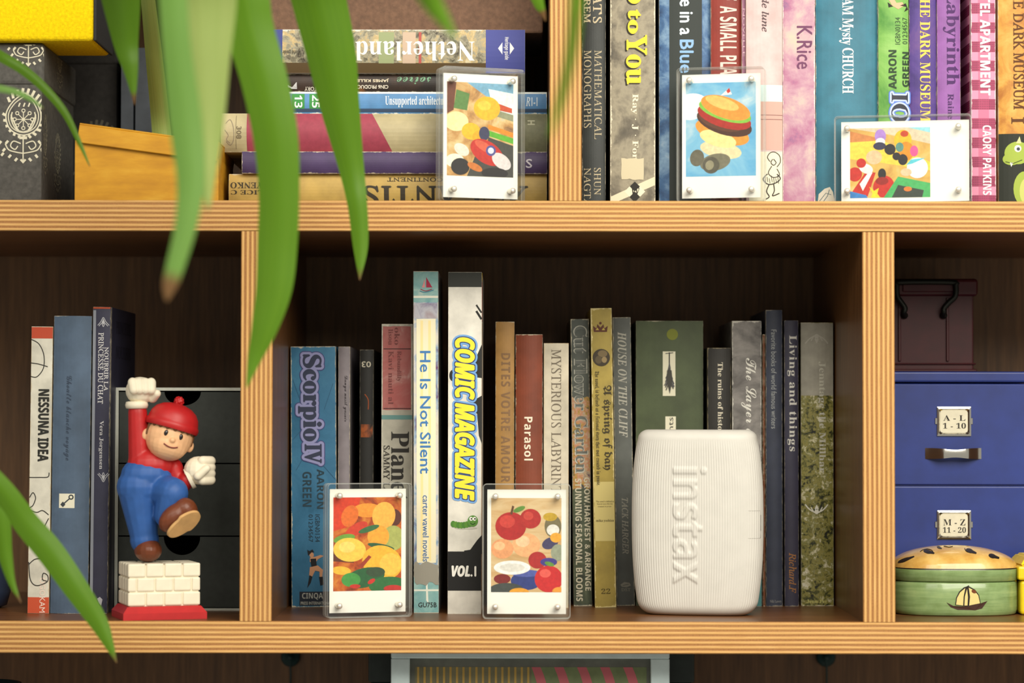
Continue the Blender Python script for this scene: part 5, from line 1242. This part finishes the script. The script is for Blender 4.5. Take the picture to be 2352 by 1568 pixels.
# ------------------------------------------------------------------ upper left: boxes
def paisley():
    """strokes and leaves of a paisley drop, roughly -1..1 wide and -1.3..1.3 high"""
    S = []
    def drop(k): return curve([(-.05*k+.1, 1.0*k), (.45*k, .72*k), (.72*k, .1*k), (.55*k, -.5*k), (0, -.75*k), (-.55*k, -.5*k), (-.72*k, .1*k), (-.42*k, .65*k), (-.05*k+.1, 1.0*k)], 6)
    S.append((.05, drop(1.0))); S.append((.04, drop(.86)))
    for k in range(22):
        a = R(-250+320*k/21+70); x, y = .80*math.cos(a), .12+.92*math.sin(a)
        S.append((.11, [(x*.92, (y-.1)*.92+.05), (x*1.14+.05, (y-.1)*1.14+.12)]))
    for k in range(8):
        a = math.pi*k/4; S.append((.035, [(0, -.1), (.3*math.cos(a), -.1+.3*math.sin(a))])); c = (.36*math.cos(a), -.1+.36*math.sin(a))
        S.append((.04, [(c[0]+.07*math.cos(q), c[1]+.07*math.sin(q)) for q in np.linspace(0, 2*math.pi, 8)]))
    S.append((.12, [(-.06, -.1), (.06, -.1)]))
    for sg in (-1, 1):
        S.append((.05, curve([(0, -.62), (.3*sg, -.5), (.5*sg, -.1), (.46*sg, .2)], 5)))
        for k in range(5): S.append((.06, [(.2*sg+.07*k*sg, -.55+.12*k), (.3*sg+.05*k*sg, -.42+.13*k)]))
        S.append((.05, curve([(.1*sg, -1.1), (.4*sg, -1.0), (.52*sg, -1.2), (.34*sg, -1.34), (.22*sg, -1.2)], 5)))
        S.append((.05, curve([(0, -1.5), (.3*sg, -1.45), (.6*sg, -1.35), (.74*sg, -1.1)], 5)))
        for x, y in ((.62, -.98), (.74, -1.3), (.5, -1.56), (.24, -1.7), (.9, -1.0), (.8, -1.48)): S.append((.1, [(x*sg, y), (x*sg+.1*sg, y-.12)]))
    S.append((.05, [(0, -.78), (0, -1.85)])); S.append((.12, [(-.16, -.86), (.16, -.86)])); S.append((.09, [(-.1, -1.75), (0, -1.88), (.1, -1.75)]))
    for k in range(3): S.append((.06, [(-.2+.2*k, .42), (-.14+.2*k, .58)]))
    return S
PAIS = paisley()
def motif(parent, name, f, sc, c, nrm=(0, -1, 0)):
    g = G(); m = INK(c)
    for k_, (w, pts) in enumerate(PAIS):
        q = [Vector(p)*sc for p in pts]; vs = []
        for i, p in enumerate(q):
            d = (q[min(i+1, len(q)-1)]-q[max(i-1, 0)]); d = d.normalized() if d.length else Vector((1, 0)); n = Vector((-d.y, d.x))*w*sc/2
            vs += [f(*(p+n)), f(*(p-n))]
        vs = [tuple(a+.004*k_*b for a, b in zip(v, nrm)) for v in vs]
        g.add(vs, [[2*i, 2*i+1, 2*i+3, 2*i+2] for i in range(len(q)-1)])
    return g.build(name, m, parent)
def upper_boxes():
    y0 = 34
    xl, xr = at(-70, 300, y0).x, at(100, 300, y0).x; zt = at(50, 98, y0).z; zl = at(50, 196, y0).z
    t = Thing('fabric_box', 'dark grey cloth box printed with pale paisley drops', 'box', (xr, y0, Z1+.05))
    fab = M((82, 80, 76), .85, vs=.3, var=.12, bump=.2, bs=4, name='grey_cloth'); h = zt-Z1; hl = zl-Z1; w = xr-xl; dp = 130
    body = G().box(-w+1.5, -1.5, 1.5, dp-1.5, 0, hl+4, bev=1.2, seg=2).build('body', fab, t.o)
    lid = G().box(-w, 0, 0, dp, hl, h, bev=3.2, seg=3).build('lid', fab, t.o)
    IV = (214, 208, 184); q = 1/ (F/(D+y0))
    cx, cz = t.px(53, 268); motif(t.o, 'paisley_print', lambda u, v: (min(cx+u, -1.7), 1.35, min(cz+v, hl-.4)), 17.0, IV)
    cx2, cz2 = t.px(66, 62); 
    g = motif(t.o, 'paisley_print', lambda u, v: (min(cx2+u, -.2), -.12, max(min(cz2+v, h-1.5), hl+1)), 14.5, IV)
    motif(t.o, 'paisley_print', lambda u, v: (-1.38, 62+u, min(40+v, hl-1)), 14, (150, 146, 128), (1, 0, 0)); motif(t.o, 'paisley_print', lambda u, v: (.12, 60+u, max(min(hl+28+v, h-3.2), hl+1)), 12, (140, 136, 120), (1, 0, 0))
    motif(t.o, 'paisley_print', lambda u, v: (-1.38, 14+u*.55, min(48+v, hl-1)), 14, (150, 146, 128), (1, 0, 0))
    # felt box on top
    x1 = at(213, 60, 26).x; zf = zt+.12; top = zf+82
    t2 = Thing('felt_box', 'bright yellow felt box with black side resting on the paisley box', 'box', (x1, 26, zf))
    fel = M((226, 194, 16), .95, vs=.5, var=.08, bump=.8, bs=1.2, spec=.1, name='yellow_felt')
    G().box(-(x1-at(-70, 60, 26).x), 0, 0, 75, 0, top-zf, bev=3, seg=3).build('body', fel, t2.o)
    G().box(.05, 2.2, 2, 76, .5, top-zf, bev=1.0, seg=2).build('side_panel', M((44, 44, 46), .9, vs=.4, bump=.4, bs=1.5), t2.o)
    # mustard carton with a tilted lid
    y1 = 20; xa, xb = at(172, 400, y1).x, at(502, 400, y1).x; w = xb-xa
    t3 = Thing('cardboard_box', 'mustard yellow cardboard box with its lid sitting askew', 'box', (xa, y1, Z1+.05))
    n = NT('mustard_card'); nz = n.noise(n.scale(.03, .03, .12), 1, 5, .6); col = n.ramp(nz, [(.3, (186, 128, 14)), (.55, (206, 148, 22)), (.75, (218, 166, 44))])
    sp = n.math('GREATER_THAN', n.noise(n.scale(.12, .3, .6), 1, 5, .75), .72); col = n.mix(n.math('MULTIPLY', sp, .55), col, lin((240, 212, 128))); n.bump(nz, .3); mus = n.fin(col, .6)
    zL, zR = t3.px(172, 322)[1], t3.px(502, 364)[1]
    g = G()
    g.box(1.2, w-1.2, 1.2, 88.8, 0, 1.2); g.box(0, 1.2, 1.2, 88.8, 0, zL); g.box(w-1.2, w, 1.2, 88.8, 0, zR)
    for ya, yb in ((0, 1.2), (88.8, 90)): g.prism([(0, 0), (w, 0), (w, zR), (0, zL)], ya, yb)
    g.build('body', mus, t3.o)
    p0 = t3.px(183, 282, -3.0); p1 = t3.px(505, 326, -3.0); ang = math.atan2(p0[1]-p1[1], p1[0]-p0[0]); L = math.hypot(p0[0]-p1[0], p0[1]-p1[1])
    hl = 13.6
    m = Matrix.Translation((p0[0], -3.0, p0[1])) @ Matrix.Rotation(ang, 4, 'Y')
    g = G(); e = 1.2
    for b in ((0, L, 0, 96, -e, 0), (0, L, 0, e, -hl, -e), (0, L, 96-e, 96, -hl, -e), (0, e, e, 96-e, -hl, -e), (L-e, L, e, 96-e, -hl, -e)): g.box(*b, bev=.35, seg=1, mat=m)
    g.build('lid', mus, t3.o)
    y4 = 172; xa, xb = at(60, 200, y4).x, at(272, 200, y4).x; h4 = at(200, 64, y4).z-Z1
    t4 = Thing('fabric_box', 'black cloth box with faint paisley print in the shade behind the grey paisley box', 'box', (xb, y4, Z1+.05))
    bk = M((44, 42, 40), .9, vs=.3, var=.12, bump=.2, bs=4, name='black_cloth')
    G().box(-(xb-xa)+1.5, -1.5, 1.5, 100, 0, h4-26, bev=1.2, seg=2).build('body', bk, t4.o)
    G().box(-(xb-xa), 0, 0, 101.5, h4-28, h4, bev=3, seg=3).build('lid', bk, t4.o)
    motif(t4.o, 'paisley_print', lambda u, v: (min(-16+u, -2), 1.35, min(54+v, h4-30)), 18, (84, 80, 68))
    # slim slate folders behind
    for lab, x0, x1_, yt in (('slate grey folder standing upright behind the mustard box, nearer the books', 311, 352, 110), ('slate grey folder standing upright behind the mustard box, nearer the paisley box', 278, 306, 130)):
        yy = 158; a, b = at(x0, 250, yy).x, at(x1_, 250, yy).x; z = at(x0, yt, yy).z-Z1
        tt = Thing('folder', lab, 'folder', ((a+b)/2, yy, Z1+.05), group='slate folders behind the mustard box'); ww = b-a; sl = M((70, 76, 84), .6, vs=.1)
        G().prism([(-ww/2, 0), (ww/2, 0), (ww/2, z), (-ww/2, z)], 0, .9).build('spine', sl, tt.o)
        for x in (-ww/2, ww/2-.8): G().box(x, x+.8, .9, 100, 0, z).build('cover', sl, tt.o)
        G().box(-ww/2+.9, ww/2-.9, 1.2, 98, .5, z-3).build('page_block', PAPER, tt.o)
upper_boxes()

# ------------------------------------------------------------------ vases and the lowest compartment
ZF = Z_LOW0-268
def vase(name, label, cx, y, zb, prof, c):
    p = at(cx, 1400, y); t = Thing(name, label, 'vase', (p.x, y, zb+.05))
    G().lathe(prof, 40).build('body', M(c, .35, vs=.05, var=.1, spec=.5), t.o)
vase('vase', 'dark navy vase at the left edge beside the white paperback', -32, 118, Z0, [(10, 0), (15, 2), (17.6, 12), (17, 24), (13, 34), (9, 42), (8, 48), (9.5, 52), (8.2, 52), (6.6, 47)], (44, 56, 80))
vase('vase', 'dark teal vase below the lower shelf at the far left', -52, 90, ZF, [(24, 0), (26, 3), (29, 120), (32, 225), (31.5, 238), (29.5, 238), (29, 200)], (46, 82, 90))
def lower():
    y0 = 44; xa, xb = at(898, 1540, y0).x, at(1538, 1540, y0).x; w = xb-xa; h = 265.5
    t = Thing('picture_frame', 'pale blue framed striped print standing below the lower shelf', 'picture', (xa, y0, ZF+.05))
    fb = M((208, 226, 228), .5, vs=.05, var=.05); e = 13
    for nm, b in (('frame_rail', (0, w, 0, 12, h-5, h)), ('frame_rail', (0, w, 0, 12, 0, e)), ('frame_stile', (0, e, 0, 12, e, h-5)), ('frame_stile', (w-e, w, 0, 12, e, h-5))): G().box(*b, bev=.6, seg=1).build(nm, fb, t.o)
    mount = G().box(e, w-e, 6, 9, e, h-5).build('mount', M((98, 100, 92), .7, vs=.1), t.o)
    g = G(); Q = lambda px: t.px(px, 1540, 5.9)[0]
    x0, xm, x1 = Q(953), Q(1221), Q(1485); zt = h-5-6.5
    mats = [M((112, 108, 82), .7, vs=.1), INK((178, 146, 74)), M((110, 122, 84), .7, vs=.1), INK((186, 96, 104))]
    g.add([(x0, 5.9, 40), (xm, 5.9, 40), (xm, 5.9, zt), (x0, 5.9, zt)], [[0, 1, 2, 3]], 0); g.add([(xm, 5.9, 40), (x1, 5.9, 40), (x1, 5.9, zt), (xm, 5.9, zt)], [[0, 1, 2, 3]], 2)
    for k in range(18):
        x = x0+1.5+(xm-x0)*k/18; g.add([(x, 5.87, 40), (x+1.5, 5.87, 40), (x+1.5, 5.87, zt), (x, 5.87, zt)], [[0, 1, 2, 3]], 1)
    for k in range(5):
        cx = xm+1+(x1-xm)*(k+.12)/5; vs = []
        for j in range(13):
            z = zt-60*j/12; o = 7-.011*(z-zt+22)**2; vs += [(cx+o-5, 5.86, z), (cx+o+1.6, 5.86, z)]
        vs = [(max(xm, min(x1, a)), b_, c) for a, b_, c in vs]
        g.add(vs, [[2*j, 2*j+1, 2*j+3, 2*j+2] for j in range(12)], 3)
    g.build('striped_print', mats, mount)
    y2 = 80; xa, xb = at(851, 1540, y2).x, at(1590, 1540, y2).x
    t = Thing('storage_box', 'dark slate box standing behind the pale blue frame', 'box', (xa, y2, ZF+.05)); dk = M((48, 56, 54), .7, vs=.1)
    G().box(0, xb-xa, 0, 120, 0, 240, bev=1, seg=1).build('body', dk, t.o); G().box(-1.5, xb-xa+1.5, -1.5, 121.5, 240.1, 264, bev=1.5, seg=2).build('lid', dk, t.o)
    for px, lab in ((665, 'dark teal round hook with hanging cord below the left divider'), (1900, 'dark teal round hook with hanging cord below the right divider')):
        p = at(px, 1511, 270); t = Thing('hook', lab, 'hook', (p.x, DEPTH-.3, p.z), group='round hooks on the back panel')
        tm = M((44, 74, 76), .45, var=.05)
        g = G(); g.lathe([(7.6, 0), (7.6, -4), (6, -6), (2.6, -6.5), (2.4, -9), (.01, -9.4)], 24, axis='y'); g.build('disc', tm, t.o)
        G().tube([(0, -6.6, -2), (.4, -5, -12), (0, -4.5, -60)], .8, 6).build('cord', tm, t.o)
lower()

# ------------------------------------------------------------------ the plant in front
def plant():
    base = at(330, -420, -260)
    t = Thing('potted_dracaena', 'green strap leaved plant drooping in front of the bookcase', 'plant', base)
    MA = leaf_mat('leaf_deep', (80, 130, 14), (114, 158, 28)); MB_ = leaf_mat('leaf_pale', (136, 168, 72), (192, 204, 130)); MC = leaf_mat('leaf_mid', (92, 142, 56), (132, 172, 82))
    def leaf(pts, mat, tip=.97, fold=.16, twist=0.0):
        pts = curve([tuple(p) for p in pts], 8) if len(pts[0]) == 4 else pts
        n = len(pts); C = []; 
        for (px, py, y, w) in pts: C.append((at(px, py, y)-base, max(w, 1.0)/(F/(D+y))))
        vs, uv = [], []; NU = 8; 
        S = [0]
        for i in range(1, n): S.append(S[-1]+(C[i][0]-C[i-1][0]).length)
        for i, (c, w) in enumerate(C):
            d = (C[min(i+1, n-1)][0]-C[max(i-1, 0)][0]).normalized()
            nrm = Vector((twist, -1, .25)); nrm = (nrm-d*nrm.dot(d)).normalized(); s = d.cross(nrm).normalized()
            for j in range(NU+1):
                u = j/NU*2-1; dep = fold*w*(abs(u)**1.6)-.03*w*(1-abs(u)) 
                vs.append(c+s*(u*w/2)+nrm*(-dep)); uv.append((u*.5+.5, S[i]/S[-1], tip))
        g = G(); k = NU+1
        g.add(vs, [[i*k+j, i*k+j+1, (i+1)*k+j+1, (i+1)*k+j] for i in range(n-1) for j in range(NU)], 0, True)
        # a little thickness: a second skin behind the first
        b = len(vs)
        g.add([v+Vector((0, .5, 0)) for v in vs], [[i*k+j, (i+1)*k+j, (i+1)*k+j+1, i*k+j+1] for i in range(n-1) for j in range(NU)], 0, True)
        o = g.build('leaf', mat, t.o)
        a = o.data.attributes.new('leaf_uv', 'FLOAT_VECTOR', 'POINT'); a.data.foreach_set('vector', np.array(uv+uv, dtype=np.float32).ravel())
        return o
    leaf([(262, -200, -190, 70), (268, -60, -170, 96), (276, 0, -160, 90), (287, 92, -150, 60), (298, 150, -148, 38), (305, 200, -146, 18), (309, 240, -145, 2)], MA, .93)
    leaf([(322, -220, -60, 24), (332, -100, -20, 31), (338, 0, 20, 35), (352, 130, 75, 40), (366, 260, 118, 43), (373, 330, 126, 43), (378, 390, 128, 30), (380, 420, 128, 4)], MB_, .99)
    leaf([(430, -240, -420, 120), (445, -80, -400, 184), (452, 0, -390, 178), (458, 130, -385, 138), (465, 290, -380, 94), (472, 400, -378, 48), (477, 450, -377, 22), (478, 488, -377, 2)], MB_, .97, .2)
    leaf([(372, -240, -460, 60), (392, -60, -450, 66), (404, 100, -445, 66), (424, 270, -440, 76), (437, 410, -438, 66), (426, 515, -438, 52), (402, 610, -438, 42), (389, 655, -438, 34), (383, 690, -438, 6)], MC, .92, .1)
    leaf([(510, -240, -270, 90), (552, -40, -260, 120), (572, 60, -255, 112), (606, 180, -250, 108), (632, 310, -245, 104), (640, 440, -240, 94), (636, 560, -236, 92), (628, 660, -234, 84), (607, 750, -232, 62), (585, 820, -230, 34), (566, 890, -230, 3)], MA, .995, .1)
    leaf([(660, -240, -200, 110), (718, -60, -170, 134), (733, 0, -160, 126), (760, 120, -150, 115), (780, 241, -140, 92), (806, 379, -130, 60), (820, 465, -128, 46), (826, 530, -126, 40), (828, 580, -125, 30), (826, 643, -125, 2)], MA, .965, .12)
    leaf([(880, -240, -560, 70), (962, -60, -530, 60), (992, 0, -520, 50), (1020, 44, -515, 32), (1050, 92, -512, 4)], MA, .985)
    leaf([(1170, -240, -200, 40), (1218, -60, -180, 38), (1236, 0, -175, 28), (1246, 26, -172, 16), (1253, 48, -170, 2)], MA, .90)
    leaf([(1290, -240, -660, 40), (1322, -60, -620, 36), (1320, 40, -610, 32), (1308, 140, -600, 28), (1285, 240, -590, 22), (1262, 320, -585, 3)], MA, .985)
    leaf([(-190, 30, -170, 22), (-60, 90, -140, 27), (0, 127, -125, 26), (50, 157, -118, 24), (100, 200, -112, 21), (147, 256, -108, 17), (180, 322, -105, 11), (206, 382, -104, 2)], MA, .97)
    leaf([(-190, 190, -240, 12), (-60, 190, -215, 17), (0, 202, -205, 17), (40, 212, -200, 15), (75, 230, -198, 10), (100, 250, -196, 2)], MC, .97)
    leaf([(-240, 900, -190, 40), (-110, 1010, -165, 46), (0, 1118, -150, 50), (56, 1196, -142, 58), (116, 1268, -136, 62), (175, 1352, -132, 56), (225, 1427, -128, 42), (248, 1475, -127, 24), (268, 1522, -126, 2)], MA, .965, .12)
    leaf([(-190, 900, -170, 40), (-60, 1060, -150, 52), (-8, 1170, -146, 50), (10, 1270, -142, 34), (26, 1335, -140, 17), (48, 1384, -139, 2)], MA, .95)
    # crowns and canes outside the picture carry the leaves
    B = lambda px, py, y: at(px, py, y)-base
    g = G(); g.tube([B(330, -260, -260), B(250, -300, -260), B(-230, -200, -230), B(-330, 300, -220), B(-340, 1500, -220)], [9, 12, 14, 16, 20], 12)
    for (px, py, y) in ((262, -200, -190), (322, -220, -60), (430, -240, -420), (372, -240, -460), (510, -240, -270), (660, -240, -200), (880, -240, -560), (1170, -240, -200), (1290, -240, -660)): g.tube([B(330, -260, -260), B(px, py, y)], [5, 3], 8)
    for (px, py, y) in ((-190, 30, -170), (-190, 190, -240), (-240, 900, -190), (-190, 900, -170)): g.tube([B(-322, max(py, 100), -222), B(px, py, y)], [5, 2.5], 8)
    g.build('stem', M((110, 100, 70), .7, vs=.1), t.o)
plant()
